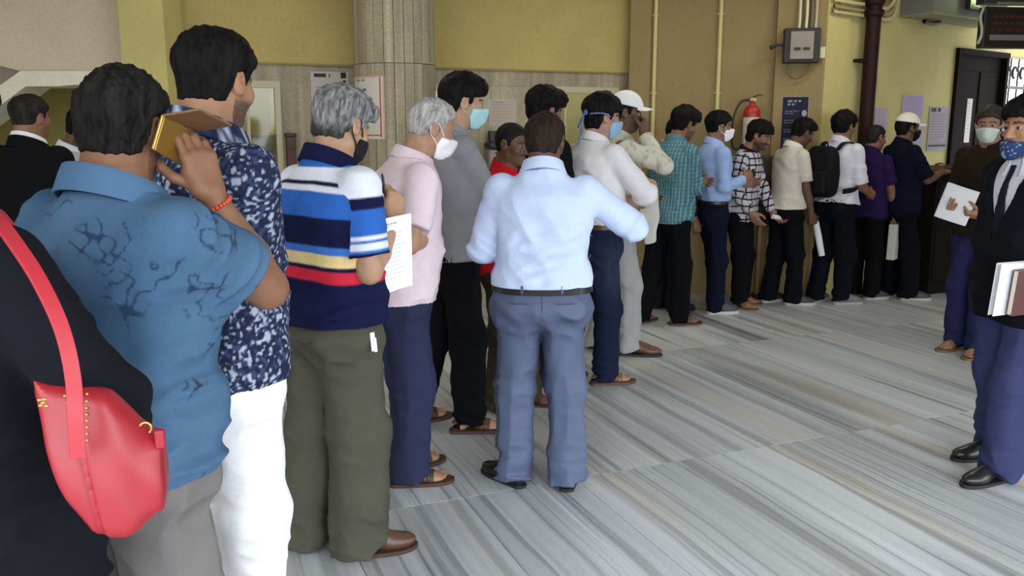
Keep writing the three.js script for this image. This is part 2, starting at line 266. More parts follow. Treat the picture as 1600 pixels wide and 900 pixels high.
  const headF = (x, y, z) => {
    let v = faceCore(x, y, z);
    if (z > 0.03) { v = smax(v, -eyeL(x, y, z), 0.009); v = smax(v, -eyeR(x, y, z), 0.009); v = smin(v, nose(x, y, z), 0.012); v = smin(v, nl(x, y, z), 0.008); v = smin(v, nr(x, y, z), 0.008); v = smin(v, smin(lipU(x, y, z), lipD(x, y, z), 0.002), 0.010); }
    for (const e of [earL, earR]) { let q = smax(e[0](x, y, z), -e[1](x, y, z), 0.006); q = smin(q, e[2](x, y, z), 0.008); v = smin(v, q, 0.007); }
    return v;
  };
  const nk0 = [spx(1.40), 1.40, spz(1.40) - 0.018], nk1 = A3(HW(0, -0.045, -0.026)), nkw = P.neck || 1, neckF = cap(nk0, nk1, 0.062 * nkw, 0.053 * nkw), neckF2 = cap(nk0, A3(HW(0, 0.0, -0.05)), 0.06 * nkw, 0.046 * nkw);
  const skin = P.skin, lip = mixc(skin, [0.30, 0.10, 0.09], 0.5), hairC = P.hair.c, hairC2 = P.hair.c2 || mulc(hairC, 1.7);
  const skinCol = (x, y, z) => { const k = 1 + 0.10 * vn(x * 60, y * 60, z * 60) + 0.06 * vn(x * 17, y * 17, z * 17); return [skin[0] * k, skin[1] * k * 0.99, skin[2] * k]; };
  const headCol = (x, y, z) => {
    let c = skinCol(x, y, z); const [a, b, d] = HX(x, y, z);
    if (d > 0.05) {
      if (b < -0.052 && b > -0.082 && Math.abs(a) < 0.024 && d > 0.072) c = mixc(c, lip, 0.8 * sstep(0.024, 0.016, Math.abs(a)));
      const by = 0.024 - 2.2 * (Math.abs(a) - 0.028) ** 2 * 4; if (Math.abs(b - by) < 0.0058 && Math.abs(a) > 0.010 && Math.abs(a) < 0.052) c = mixc(c, hairC, 0.85);
      if (P.moustache && b < -0.044 && b > -0.058 && Math.abs(a) < 0.03) c = mixc(c, hairC, P.moustache);
    }
    if (P.beard && d > -0.02 && b < -0.035 - 0.25 * (0.05 - d) + 0.02 * (Math.abs(a) > 0.045) && !(b > -0.082 && Math.abs(a) < 0.022 && b < -0.055)) c = mixc(c, hairC, P.beard * sstep(-0.034, -0.055, b) * (0.75 + 0.25 * vn(x * 300, y * 300, z * 300)));
    return c;
  };
  // ---- the body: one surface, sampled finely where it is bare
  const hide = 0.0, armFs = arms.map((a) => { const E = A3(a.E), S = A3(a.S), W = A3(a.W), M = A3(a.E.clone().lerp(a.W, 0.35)); const k = P.arm || 1; const u = cap(S, E, 0.050 * k, 0.040 * k), f1 = cap(E, M, 0.038 * k, 0.040 * k), f2 = cap(M, W, 0.040 * k, 0.0255); return (x, y, z) => smin(u(x, y, z), smin(f1(x, y, z), f2(x, y, z), 0.012), 0.015); });
  const parts = [];
  { const fH = (x, y, z) => { const q = HX(x, y, z); let v = headF(q[0], q[1], q[2]) * hs; v = smin(v, smin(neckF(x, y, z), neckF2(x, y, z), 0.02), 0.028); return smin(v, Math.max(trunk(x, y, z, -0.008), y - 1.5), 0.04); };
    const top = HW(0, 0.125, -0.01), lo = [Math.min(Cn.x, spx(1.4)) - 0.13, 1.385, Math.min(Cn.z, spz(1.4)) - 0.15], hi = [Math.max(Cn.x, spx(1.4)) + 0.13, top.y + 0.03, Math.max(Cn.z, spz(1.4)) + 0.15];
    parts.push(netMesh(fH, lo, hi, clamp(cell * 0.62, 0.0032, 0.0052), headCol)); }
  const legSkin = legs.map((l) => { const a = cap(A3(l.Hp), A3(l.K), 0.072, 0.050), b = cap(A3(l.K), A3(l.An), 0.048, 0.032); return (x, y, z) => smin(a(x, y, z), b(x, y, z), 0.02); });
  parts.push(netMesh((x, y, z) => smin(Math.max(trunk(x, y, z, -0.012), y - 1.43, 0.80 - y), Math.min(legSkin[0](x, y, z), legSkin[1](x, y, z)), 0.03), ...box([V3(spx(1.4) - 0.22, 1.41, spz(1.4) - 0.16), V3(spx(1.4) + 0.22, 1.41, spz(1.4) + 0.16), V3(-0.24, 0.9, -0.18), V3(0.24, 0.9, 0.18), ...legs.map((l) => l.An), ...legs.map((l) => l.K)], 0.06), 0.022, () => skin));
  arms.forEach((a, i) => {
    const F = (x, y, z) => smin(armFs[i](x, y, z), 1, 0.01), long = P.shirt.sleeve === 'long';
    parts.push(netMesh(F, ...box([a.S, a.E, a.W], 0.07), long ? 0.012 : Math.min(cell, 0.008), skinCol));
    const fw0 = a.E.clone().lerp(a.W, 0.8);
    parts.push(netMesh((x, y, z) => smin(a.hand.f(x, y, z), armFs[i](x, y, z) + 0.0005, 0.02), ...box([fw0, ...a.hand.pts], 0.028), clamp(cell * 0.6, 0.003, 0.0048), skinCol));
  });
  if (P.shoes.kind === 'sandal') legs.forEach((l) => { const ff = footField(0.017), c = Math.cos(l.yaw), s = Math.sin(l.yaw); parts.push(netMesh((x, y, z) => { const dx = x - l.fx, dz = z - l.fz; return ff(c * dx - s * dz, y, s * dx + c * dz); }, [l.fx - 0.2, 0, l.fz - 0.2], [l.fx + 0.2, 0.2, l.fz + 0.22], 0.006, skinCol)); });
  mesh('body', mergeIndexed(parts), SKIN, g);

  // ---- hair
  const hp = { top: 0.020, side: 0.012, nape: -0.066, front: 0.060, temple: 0.03, rough: 1, over: 0, ...P.hair };
  if (hp.kind !== 'none') {
    const lim = [[-0.12, hp.nape], [-0.045, hp.nape + 0.006], [-0.034, -0.02], [-0.030, 0.018], [0.004, 0.026], [0.010, hp.burn ?? -0.008], [0.024, hp.burn ?? -0.004], [0.030, hp.temple], [0.055, hp.front - 0.012], [0.085, hp.front], [0.14, hp.front]];
    const yl = (z) => { if (z <= lim[0][0]) return lim[0][1]; for (let i = 1; i < lim.length; i++) if (z < lim[i][0]) return lerp(lim[i - 1][1], lim[i][1], (z - lim[i - 1][0]) / (lim[i][0] - lim[i - 1][0])); return lim[lim.length - 1][1]; };
    const fHair = (x, y, z) => {
      const [a, b, d] = HX(x, y, z), th = lerp(hp.side, hp.top, sstep(-0.01, 0.075, b)) * sstep(hp.nape - 0.02, hp.nape + 0.05, b) + 0.002 + (hp.over ? hp.over * sstep(0.03, 0.08, d) * sstep(0.05, 0.09, b) : 0);
      let v = smin(cran(a, b, d), Math.max(jaw(a, b, d), d - 0.04), 0.03); const v0 = v; v = smin(v, smin(neckF(x, y, z), neckF2(x, y, z), 0.02) / hs, 0.034);
      const ang = Math.atan2(a, d + 0.02);
      const n = vn(a * 190 + 9, b * 50 + d * 46, d * 190) * 0.0032 * hp.rough + vn(a * 55 + seed, b * 26, d * 55) * 0.004 * hp.rough + vn(a * 22 + seed * 3, b * 20, d * 22) * 0.0045 * hp.rough;
      v = (v - Math.max(th, 0.0045) - n * sstep(0.003, 0.014, th)) * hs;
      return smax(v, (yl(d) - b + 0.0035 * vn(ang * 7, 3, seed) + 0.0015 * vn(ang * 40, 3, seed)) * hs * 0.8, 0.008);
    };
    const hairCol = (x, y, z) => { const [a, b, d] = HX(x, y, z), n = vn(a * 190, b * 36 + d * 30, d * 190) * 0.6 + vn(a * 60, b * 14, d * 60 + seed) * 0.5; let c = mixc(hairC, hairC2, clamp(0.5 + n, 0, 1)); if (hp.c3) c = mixc(c, hp.c3, sstep(hp.c3y ?? 0.0, (hp.c3y ?? 0.0) - 0.05, b + 0.012 * vn(a * 70, 1, d * 70)) * (hp.c3k ?? 0.85)); return c; };
    const lo = [Cn.x - 0.15, Cn.y - 0.15, Cn.z - 0.16], hi = [Cn.x + 0.15, Cn.y + 0.17, Cn.z + 0.16];
    mesh('hair', netMesh(fHair, lo, hi, clamp(cell * 0.6, 0.0032, 0.005), hairCol), HAIR, g);
  }
  if (P.eyes !== false) for (const s of [1, -1]) {
    const e = new THREE.SphereGeometry(0.0112, 14, 10), c = new Float32Array(e.attributes.position.count * 3), gz = h.gaze || [0, 0], gd = V3(Math.sin(gz[0] * D), Math.sin(gz[1] * D), 1).normalize();
    for (let i = 0; i < c.length / 3; i++) { const n = V3().fromBufferAttribute(e.attributes.normal, i).dot(gd); const k = n > 0.90 ? [0.008, 0.006, 0.005] : n > 0.74 ? [0.03, 0.016, 0.009] : [0.42, 0.37, 0.33]; c.set(k, 3 * i); }
    e.setAttribute('color', new THREE.BufferAttribute(c, 3)); const q = mesh('eye', e, EYE, g); q.position.copy(HW(s * 0.031, 0.0, 0.0715)); q.setRotationFromMatrix(R); q.scale.set(1.05, 0.92, 1);
  }
  // ---- trousers
  const T = { off: 0.013, knee: 0.078, hem: 0.080, top: 1.0, thigh: 0.096, len: 0.028, fold: 1, ...P.pants };
  const legFs = legs.map((l) => {
    const dn = l.An.clone().sub(l.K).normalize(), low = l.An.clone().addScaledVector(dn, 0.09);
    const th = cap(A3(l.Hp), A3(l.K), T.thigh * (0.55 + 0.45 * P.w), T.knee), sh = cap(A3(l.K), A3(low), T.knee, T.hem), bt = ell(l.Hp.x, 0.885, spz(0.9) - 0.055, 0.088, 0.09, 0.085 + (P.seat || 0));
    const crease = l.yaw;
    return (x, y, z) => { let v = smin(th(x, y, z), sh(x, y, z), 0.06); return y > 0.66 ? smin(v, bt(x, y, z), 0.06) + 0.03 * sstep(0.9, 0.97, y) : v; };
  });
  const hemOf = (l, x, y, z) => { const c = Math.cos(l.yaw), s = Math.sin(l.yaw), dz = s * (x - l.fx) + c * (z - l.fz); return T.len + 0.035 * sstep(0.01, 0.09, dz); };
  const pantsF = (x, y, z) => {
    let v0 = legFs[0](x, y, z), v1 = legFs[1](x, y, z);
    const split = sstep(0.82, 0.72, y);
    if (y < 0.2) { v0 = smax(v0, hemOf(legs[0], x, y, z) - y, 0.006); v1 = smax(v1, hemOf(legs[1], x, y, z) - y, 0.006); }
    let v = smin(v0, v1, 0.02 + 0.02 * (1 - split));
    if (y > 0.66) v = smin(v, smax(trunk(x, y, z, T.off), 0.79 - y, 0.10), 0.008 + 0.067 * sstep(0.96, 0.86, y));
    v = smax(v, y - T.top, 0.008);
    if (Math.abs(v) < 0.03) {
      const k = T.fold, hemA = sstep(0.34, 0.05, y), kn = gauss(y - 0.48, 0.10), cr = gauss(y - 0.80, 0.09);
      let d = ridge(x * 11 + seed, y * 2.6, z * 11) * 0.008 * sstep(0.95, 0.8, y) + ridge(x * 8 + y * 7 + seed, y * 10 - x * 8, z * 8) * (0.003 + 0.008 * cr) + ridge(x * 7 + y * 5, y * 19 + z * 8 + seed, z * 7) * (0.011 * hemA + 0.006 * kn + 0.001);
      v += d * k;
    }
    return v;
  };
  const pc = P.pants.c, pcol = P.pants.col || ((x, y, z) => mulc(pc, 1 + 0.06 * vn(x * 240, y * 240, z * 240) + 0.05 * vn(x * 24, y * 24, z * 24)));
  mesh('trousers', netMesh(pantsF, ...box([V3(-0.25 - 0.04 * P.w, 1.02, -0.2 - (P.seat || 0)), V3(0.25 + 0.04 * P.w, 1.02, 0.22 + P.belly), V3(spx(0.95), 1.02, spz(0.95)), ...legs.map((l) => l.An.clone().setY(0.02)), ...legs.map((l) => l.K)], 0.115), cell * 1.08, pcol), P.pants.shine ? SHINY_CLOTH : CLOTH, g);
  const ringAt = (y, off, n = 56) => { const o = []; for (let i = 0; i < n; i++) { const a = (i / n) * 2 * Math.PI, cx = spx(y), cz = spz(y); let lo = 0.02, hi = 0.5; for (let q = 0; q < 18; q++) { const mid = (lo + hi) / 2; if (trunk(cx + Math.sin(a) * mid, y, cz + Math.cos(a) * mid, off) < 0) lo = mid; else hi = mid; } o.push(V3(cx + Math.sin(a) * lo, y, cz + Math.cos(a) * lo)); } return o; };
  const band = (y0, y1, off, th) => { const a = ringAt(y0, off), b = ringAt(y1, off), a2 = ringAt(y0, off + th), b2 = ringAt(y1, off + th), n = a.length, pos = [], idx = []; for (const r of [a, a2, b2, b]) for (const p of r) pos.push(p.x, p.y, p.z); for (let s = 0; s < 4; s++) for (let i = 0; i < n; i++) { const p = s * n + i, q = s * n + ((i + 1) % n), u = ((s + 1) % 4) * n + i, w = ((s + 1) % 4) * n + ((i + 1) % n); idx.push(p, q, w, p, w, u); } const G = new THREE.BufferGeometry(); G.setAttribute('position', new THREE.BufferAttribute(new Float32Array(pos), 3)); G.setIndex(idx); const N = G.toNonIndexed(); N.computeVertexNormals(); return N; };
  if (P.belt) { mesh('belt', band(T.top - 0.036, T.top - 0.002, T.off - 0.004, 0.010), P.belt === 'brown' ? BELT_BROWN : BELT_BLACK, g); const lp = []; ringAt(T.top - 0.02, T.off + 0.008, 12).forEach((p, i) => { if (i % 2) { const q = bx(0.012, 0.052, 0.004, 0, 0, 0); q.rotateY(Math.atan2(p.x - spx(1), p.z - spz(1))); q.translate(p.x, p.y, p.z); lp.push(q); } }); const bl = mesh('belt_loop', merge(lp), std(mulc(pc, 0.95), 0.9), g); }
  // ---- shirt
  const sh = { sleeve: 'short', off: 0.020, hem: 0.86, fold: 1, arm: 0.062, cuff: 0.066, at: 0.82, ...P.shirt };
  const sleeves = arms.map((a) => {
    const S = A3(a.S), E = A3(a.E), W = A3(a.W), kind = a.q.sleeve || sh.sleeve, ux = a.E.clone().sub(a.S).normalize(), fx = a.W.clone().sub(a.E).normalize();
    let f, endP, endD, hole;
    if (kind === 'short') { const e = a.S.clone().lerp(a.E, sh.at), e2 = a.S.clone().lerp(a.E, sh.at + 0.12); const c = cap(S, A3(e2), sh.arm, sh.cuff); endP = e; endD = ux; f = c; hole = cap(A3(a.S.clone().lerp(a.E, sh.at - 0.12)), A3(a.S.clone().lerp(a.E, sh.at + 0.3)), 0.0, sh.cuff - 0.005); }
    else { const t = kind === 'rolled' ? (sh.roll || 0.38) : 0.94, e = a.E.clone().lerp(a.W, t), e2 = a.E.clone().lerp(a.W, t + 0.12), cr = kind === 'rolled' ? 0.056 : sh.wrist || 0.041; const c1 = cap(S, E, sh.arm, sh.elbow || 0.055), c2 = cap(E, A3(e2), sh.elbow || 0.055, cr), roll = kind === 'rolled' ? cap(A3(a.E.clone().lerp(a.W, t - 0.13)), A3(e2), 0.061, 0.060) : null; endP = e; endD = fx; f = (x, y, z) => { let v = smin(c1(x, y, z), c2(x, y, z), 0.03); return roll ? Math.min(v, roll(x, y, z)) : v; }; hole = cap(A3(a.E.clone().lerp(a.W, t - 0.1)), A3(a.E.clone().lerp(a.W, t + 0.4)), 0.0, cr - 0.004); }
    const eE = A3(a.E), g2 = (x, y, z) => {
      let v = f(x, y, z); v = smax(v, (x - endP.x) * endD.x + (y - endP.y) * endD.y + (z - endP.z) * endD.z, 0.005); v = smax(v, -hole(x, y, z), 0.004);
      if (Math.abs(v) < 0.03) { const de = Math.sqrt((x - eE[0]) ** 2 + (y - eE[1]) ** 2 + (z - eE[2]) ** 2), t = (x - S[0]) * ux.x + (y - S[1]) * ux.y + (z - S[2]) * ux.z; v += sh.fold * (ridge(t * 22 + seed + x * 6, x * 9 + z * 9, seed) * (0.003 + 0.007 * (kind === 'short' ? 0.3 : gauss(de, 0.10))) + vn(x * 12, y * 8, z * 12 + seed) * 0.003); }
      return v; };
    const tOf = (x, y, z) => { const L1 = a.S.distanceTo(a.E); return ((x - S[0]) * ux.x + (y - S[1]) * ux.y + (z - S[2]) * ux.z) / L1; };
    return { g2, tOf, a };
  });
  const hemY = (x, z) => sh.hem + (sh.hemTilt || 0) * (z - spz(0.9)) + (sh.hemSide || 0) * x + 0.005 * vn(x * 9, seed, z * 9) - (sh.tails || 0) * (1 - clamp(Math.abs(x - spx(0.9)) / 0.17, 0, 1) ** 2);
  const shirtF = (x, y, z) => {
    const blo = sh.tuck ? 0.012 * gauss(y - (T.top + 0.035), 0.04) : 0, drape = sh.tuck ? 0 : 0.014 * sstep(1.15, 0.88, y) + (sh.flare || 0) * sstep(1.15, 0.8, y);
    let v = trunk(x, y, z, sh.off + blo + drape, sh.off + blo + drape + (sh.back || 0.004) * gauss(y - 1.15, 0.12));
    if (!sh.tuck && y < 1.02) v = smin(v, smin(legFs[0](x, y, z), legFs[1](x, y, z), 0.08) - 0.015, 0.03);
    v = smax(v, y - 1.468 - 0.35 * (-(z - spz(1.46))) * (z < spz(1.46) ? 0.6 : 1), 0.01);
    if (Math.abs(v) < 0.04) {
      const wa = sstep(1.24, 1.0, y), lower = gauss(y - 1.12, 0.10);
      v += sh.fold * (ridge(x * 5 + seed, y * 17 + x * 6, z * 5) * (0.002 + 0.009 * (sh.tuck ? lower : wa)) + ridge(x * 9 - y * 5, y * 4 + seed, z * 9) * 0.006 + vn(x * 26 + y * 8, y * 14, z * 26 + seed) * 0.002 + ridge(x * 5 + y * 9 + seed, y * 9 - x * 7, z * 5) * 0.007 * sstep(1.44, 1.3, y));
    }
    if (sh.tuck) v = smax(v, T.top - 0.012 - y, 0.006);
    else { const hy = hemY(x, z); v = smax(v, hy - y, 0.005); if (y < hy + 0.05) { v = smax(v, -Math.max(smin(trunk(x, y, z, sh.off + drape - 0.010), smin(legFs[0](x, y, z), legFs[1](x, y, z), 0.08) - 0.008, 0.03), y - hy - 0.03), 0.003); if (sh.slit) for (const s of [1, -1]) v = smax(v, -(0.022 - Math.abs(z - spz(0.9) + 0.01) - (y - hy) * 0.6 + (Math.sign(x) === s ? 0 : -1)), 0.003); } }
    for (let i = 0; i < 2; i++) v = smin(v, sleeves[i].g2(x, y, z), sh.join || 0.026);
    if (sh.open) { const lx = x - spx(y), wd = sh.open(y); if (z > spz(y) && wd > 0) v = smax(v, wd - Math.abs(lx), 0.004); }
    if (sh.vneck) { const lx = x - spx(y); if (z > spz(y)) v = smax(v, (y - sh.vneck) * 0.42 - Math.abs(lx), 0.004); }
    return v;
  };
  const base = sh.c, scol = sh.col ? (x, y, z) => { let arm = 0, t = 0, dm = trunk(x, y, z, sh.off) - 0.012; for (let i = 0; i < 2; i++) { const q = sleeves[i].g2(x, y, z); if (q < dm) { dm = q; arm = i + 1; t = sleeves[i].tOf(x, y, z); } } return sh.col(x - spx(y), y, z - spz(y), arm, t); }
    : (x, y, z) => mulc(base, 1 + 0.05 * vn(x * 260, y * 260, z * 260) + 0.035 * vn(x * 30, y * 30, z * 30));
  const sbox = box([V3(-0.2 * P.w + spx(1.3), 1.46, spz(1.3) - 0.16), V3(0.2 * P.w + spx(1.3), 1.46, spz(1.3) + 0.16), V3(-0.24 * P.w, sh.tuck ? 0.98 : sh.hem - 0.03, -0.17 - (P.hump || 0)), V3(0.24 * P.w, 0.98, 0.17 + P.belly), ...arms.flatMap((a) => ((a.q.sleeve || sh.sleeve) === 'short' ? [a.S, a.E] : [a.S, a.E, a.W]))], 0.085);
  if (sh.flare || sh.tails) sbox[0][1] -= 0.06;
  mesh(sh.name || 'shirt', netMesh(shirtF, sbox[0], sbox[1], sh.cell || cell, scol), sh.shine ? SHINY_CLOTH : CLOTH, g);
  // ---- collar: a folded band round the neck, open in front
  const collarGeo = (c, r0 = 0.068, hgt = 0.038, flap = 0.030, spread = 1, stand = false) => {
    const pos = [], idx = [], n = 44, nc = spz(1.46) + 0.002, cxx = spx(1.46);
    const tilt = 0.42, prof = stand ? [[0, -0.03], [0.001, hgt], [0.006, hgt], [0.010, -0.03]] : [[0.0, -0.03], [-0.002, hgt * 0.55], [0.001, hgt], [0.007, hgt * 0.98], [0.014, hgt * 0.4], [0.018 + flap * 0.3, hgt - 0.030 - flap], [0.013 + flap * 0.3, hgt - 0.032 - flap], [0.006, 0.0]];
    const A = (168 - 10 * spread) * D;
    for (let i = 0; i <= n; i++) {
      const a = lerp(-A, A, i / n), front = sstep(95 * D, 168 * D, Math.abs(a)), ang = Math.PI + a, sx = Math.sin(ang), cz = Math.cos(ang);
      for (const [dr, dy] of prof) { const low = dy < hgt * 0.3 && dr > 0.012; const r = r0 * nkw + dr + (low ? front * 0.012 * spread : 0), y = 1.472 + dy - (low ? front * 0.018 : 0), x = sx * r * 1.03, z = cz * r * 1.06; pos.push(cxx + x, y - tilt * z - 0.012 - (dy > 0 ? front * 0.006 : 0), nc + z + (dy > 0 ? dy * (spz(1.5) - spz(1.4)) * 8 : 0)); }
    }
    const k = prof.length; for (let i = 0; i < n; i++) for (let j = 0; j < k; j++) { const p = i * k + j, q = i * k + ((j + 1) % k), u = p + k, w = q + k; idx.push(p, u, w, p, w, q); }
    for (const [e, fl] of [[0, 1], [n, 0]]) for (let j = 1; j < k - 1; j++) fl ? idx.push(e * k, e * k + j, e * k + j + 1) : idx.push(e * k, e * k + j + 1, e * k + j);
    const G = new THREE.BufferGeometry(); G.setAttribute('position', new THREE.BufferAttribute(new Float32Array(pos), 3)); G.setIndex(idx); G.computeVertexNormals(); const cc = new Float32Array(pos.length); for (let i = 0; i < pos.length / 3; i++) cc.set(typeof c === 'function' ? c(pos[3 * i], pos[3 * i + 1], pos[3 * i + 2], 0, 0) : c, 3 * i); G.setAttribute('color', new THREE.BufferAttribute(cc, 3)); return G;
  };
  if (sh.collar !== false) mesh('collar', collarGeo(sh.collarC || sh.col || base, ...(sh.collar || [])), CLOTH, g);
  if (P.under) {                                                  // a shirt under an open jacket
    const u = P.under, uf = (x, y, z) => smax(smax(trunk(x, y, z, u.off || 0.012), y - 1.47, 0.01), T.top - 0.02 - y, 0.005);
    mesh('shirt', netMesh(uf, ...box([V3(-0.2, 1.47, spz(1.4) - 0.15), V3(0.2, 1.47, spz(1.4) + 0.15), V3(-0.2 * P.w, 0.97, -0.16), V3(0.2 * P.w, 0.97, 0.18 + P.belly)], 0.03), cell, () => u.c), CLOTH, g);
    mesh('collar', collarGeo(u.c, 0.066, 0.046, 0.026), CLOTH, g);
  }
  // ---- shoes
  const so = P.shoes, up = so.mat || std(so.c || [0.02, 0.02, 0.02], so.rough ?? 0.35), sm = std(so.sole || [0.02, 0.02, 0.02], 0.7);
  legs.forEach((l) => {
    const s = new THREE.Group(); s.name = so.kind === 'sandal' ? 'sandal' : 'shoe'; const sf = so.kind === 'sandal' ? 0 : 0.022; s.position.set(l.fx + Math.sin(l.yaw) * sf, 0, l.fz + Math.cos(l.yaw) * sf); s.rotation.y = l.yaw; g.add(s);
    if (so.kind === 'sandal') {
      mesh('sole', soleOf(0.017, 1.12), sm, s); const ff = footField(0.017);
      if (!SHOE_CACHE.strap) { const bands = [[0.095, 0.017, 0.25], [0.045, 0.012, -0.2]]; SHOE_CACHE.strap = netMesh((x, y, z) => { const f0 = ff(x, y, z); let b = 1e9; for (const [zc, hw, sl] of bands) b = Math.min(b, Math.abs(z - zc - sl * x) - hw); b = Math.min(b, smax(Math.abs(y - 0.055) - 0.009, z - 0.0, 0.002)); return smax(smax(f0 - 0.0045, b, 0.002), y - 0.105, 0.002); }, [-0.08, 0, -0.12], [0.08, 0.14, 0.2], 0.005, () => [1, 1, 1]); }
      mesh('strap', SHOE_CACHE.strap, up, s);
    } else { mesh('upper', shoeGeo(so.kind), up, s); mesh('sole', soleOf(so.kind === 'sneaker' ? 0.026 : 0.016, so.kind === 'sneaker' ? 1.1 : 1.04), sm, s); if (so.kind !== 'sneaker') { const hb = rbx(0.062, 0.018, 0.062, 0.006, 0, 0.009, -0.052); mesh('heel', hb, sm, s); } }
  });
  // ---- mask
  if (P.mask) {
    const M = { top: -0.008, drop: 0, bulge: 0.02, kind: 'pleat', ...P.mask }, o = M.drop, bump = cap([0, -0.028 + o, 0.092], [0, -0.060 + o, 0.088], M.bulge, M.bulge * 0.9);
    const fm = (x, y, z) => { const [a, b, d] = HX(x, y, z); let v = smin(smin(faceCore(a, b, d), jaw(a, b, d), 0.02), bump(a, b, d), 0.035) - 0.006 - (M.kind === 'pleat' ? 0.0012 * Math.cos(b * 420) * sstep(0.05, 0.07, d) : 0); const topY = M.top + o - 0.10 * Math.abs(a) - (Math.abs(a) > 0.02 ? 0.15 * (Math.abs(a) - 0.02) : 0); v = smax(v, b - topY, 0.004); v = smax(v, -0.118 + o * 0.6 - b + 0.0 * a, 0.006); v = smax(v, (M.back ?? 0.022) - d + 0.25 * Math.abs(b + 0.06 - o), 0.004); return v * hs; };
    const mm = mesh('face_mask', netMesh(fm, ...box([HW(0.1, 0.02 + o, 0.14), HW(-0.1, -0.14 + o, 0.0), HW(-0.1, 0.02 + o, 0.0), HW(0.1, -0.14 + o, 0.14), HW(-0.1, -0.14 + o, 0.14)], 0.02), clamp(cell * 0.6, 0.0034, 0.005), M.col || (() => M.c)), MASKMAT, g);
    const st = strapMat(M.strap || M.c), rr = M.strapR || 0.0018;
    const loops = M.ties ? [] : [1, -1].map((s) => tube([HW(s * 0.060, -0.020 + o, 0.045), HW(s * 0.080, 0.000 + o * 0.5, 0.020), HW(s * 0.086, 0.030, -0.012), HW(s * 0.086, 0.012, -0.034), HW(s * 0.082, -0.028, -0.022), HW(s * 0.074, -0.050 + o * 0.6, 0.010), HW(s * 0.060, -0.080 + o, 0.040)], rr, 30, 6));
    if (M.ties) { loops.push(tube([HW(-0.062, -0.02, 0.045), HW(-0.086, 0.004, 0.01), HW(-0.097, 0.020, -0.04), HW(-0.060, 0.012, -0.103), HW(0, 0.006, -0.128), HW(0.060, 0.012, -0.103), HW(0.097, 0.020, -0.04), HW(0.086, 0.004, 0.01), HW(0.062, -0.02, 0.045)], rr, 60, 6), tube([HW(-0.058, -0.085, 0.03), HW(-0.066, -0.075, -0.02), HW(-0.04, -0.060, -0.082), HW(0.0, -0.052, -0.096), HW(0.04, -0.060, -0.082), HW(0.066, -0.075, -0.02), HW(0.058, -0.085, 0.03)], rr, 50, 6));
      for (const [a, b, c] of [[-0.012, -0.10, 0.01], [-0.004, -0.23, -0.004], [0.02, -0.07, 0.0]]) loops.push(tube([HW(-0.012, 0.008, -0.128), HW(-0.012 + a, b * 0.5, -0.136), HW(-0.006 + a * 2, b, -0.140 + c)], rr * 1.3, 16, 6)); loops.push(tube([HW(-0.012, 0.008, -0.129), HW(-0.04, 0.03, -0.128), HW(-0.05, 0.012, -0.124), HW(-0.012, 0.006, -0.13)], rr * 1.2, 18, 6)); }
    for (const l of loops) mesh('strap', l, st, mm);
  }
  if (P.cap) {
    const ch = lerp(hp.side, hp.top, 0.5) + 0.016, fc = (x, y, z) => { const [a, b, d] = HX(x, y, z); let v = ell(0, 0.034, -0.014, 0.080 + ch * 0.6, 0.086 + ch, 0.098 + ch * 0.6)(a, b, d); return smax(v, 0.048 - b - 0.12 * d, 0.004) * hs; };
    const cm = mesh('cap', netMesh(fc, [Cn.x - 0.15, Cn.y - 0.08, Cn.z - 0.16], [Cn.x + 0.15, Cn.y + 0.18, Cn.z + 0.16], 0.0055, () => P.cap), CLOTH, g);
    const fb = (x, y, z) => { const [a, b, d] = HX(x, y, z), yy = b - 0.052 + 0.10 * (d - 0.08) + 4 * a * a; const v = smax(Math.abs(yy) - 0.003, Math.sqrt((a * 1.05) ** 2 + ((d - 0.075) * 0.95) ** 2) - 0.086, 0.003); return smax(v, 0.06 - d, 0.003) * hs; };
    mesh('brim', netMesh(fb, ...box([HW(0.1, 0.1, 0.05), HW(-0.1, 0.0, 0.05), HW(-0.1, 0.1, 0.19), HW(0.1, 0.0, 0.19), HW(0, 0, 0.19)], 0.01), 0.003, () => P.cap), CLOTH, cm);
  }
  if (P.glasses) { const G = []; for (const s of [1, -1]) { const ring = new THREE.TorusGeometry(0.021, 0.0014, 6, 20); ring.applyMatrix4(new THREE.Matrix4().compose(HW(s * 0.032, -0.002, 0.099), new THREE.Quaternion().setFromRotationMatrix(R), V3(1.1, 0.85, 1))); G.push(ring, tube([HW(s * 0.055, 0.004, 0.097), HW(s * 0.078, 0.006, 0.05), HW(s * 0.086, 0.014, -0.01)], 0.0014, 10, 5)); } G.push(tube([HW(0.010, 0.004, 0.101), HW(-0.010, 0.004, 0.101)], 0.0014, 4, 5)); mesh('glasses', merge(G), std([0.02, 0.02, 0.02], 0.3), g); }
  g.updateMatrixWorld(true);
  const sceneOf = (v) => g.localToWorld(v.clone());
  const trace = (o, dir, f) => { const p = o.clone(), u = dir.clone().normalize(); for (let i = 0; i < 60; i++) { const d = f(p.x, p.y, p.z); if (d < 0.0004) break; p.addScaledVector(u, d * 0.8); } return p; };
  return { g, arms, legs, HW, R, Cn, sceneOf, shirtF, pantsF, trace, spx, spz, band, trunk, ringAt };
}
const EYE = VC(0.15), BELT_BLACK = std([0.012, 0.012, 0.013], 0.35), BELT_BROWN = std([0.05, 0.025, 0.014], 0.4);
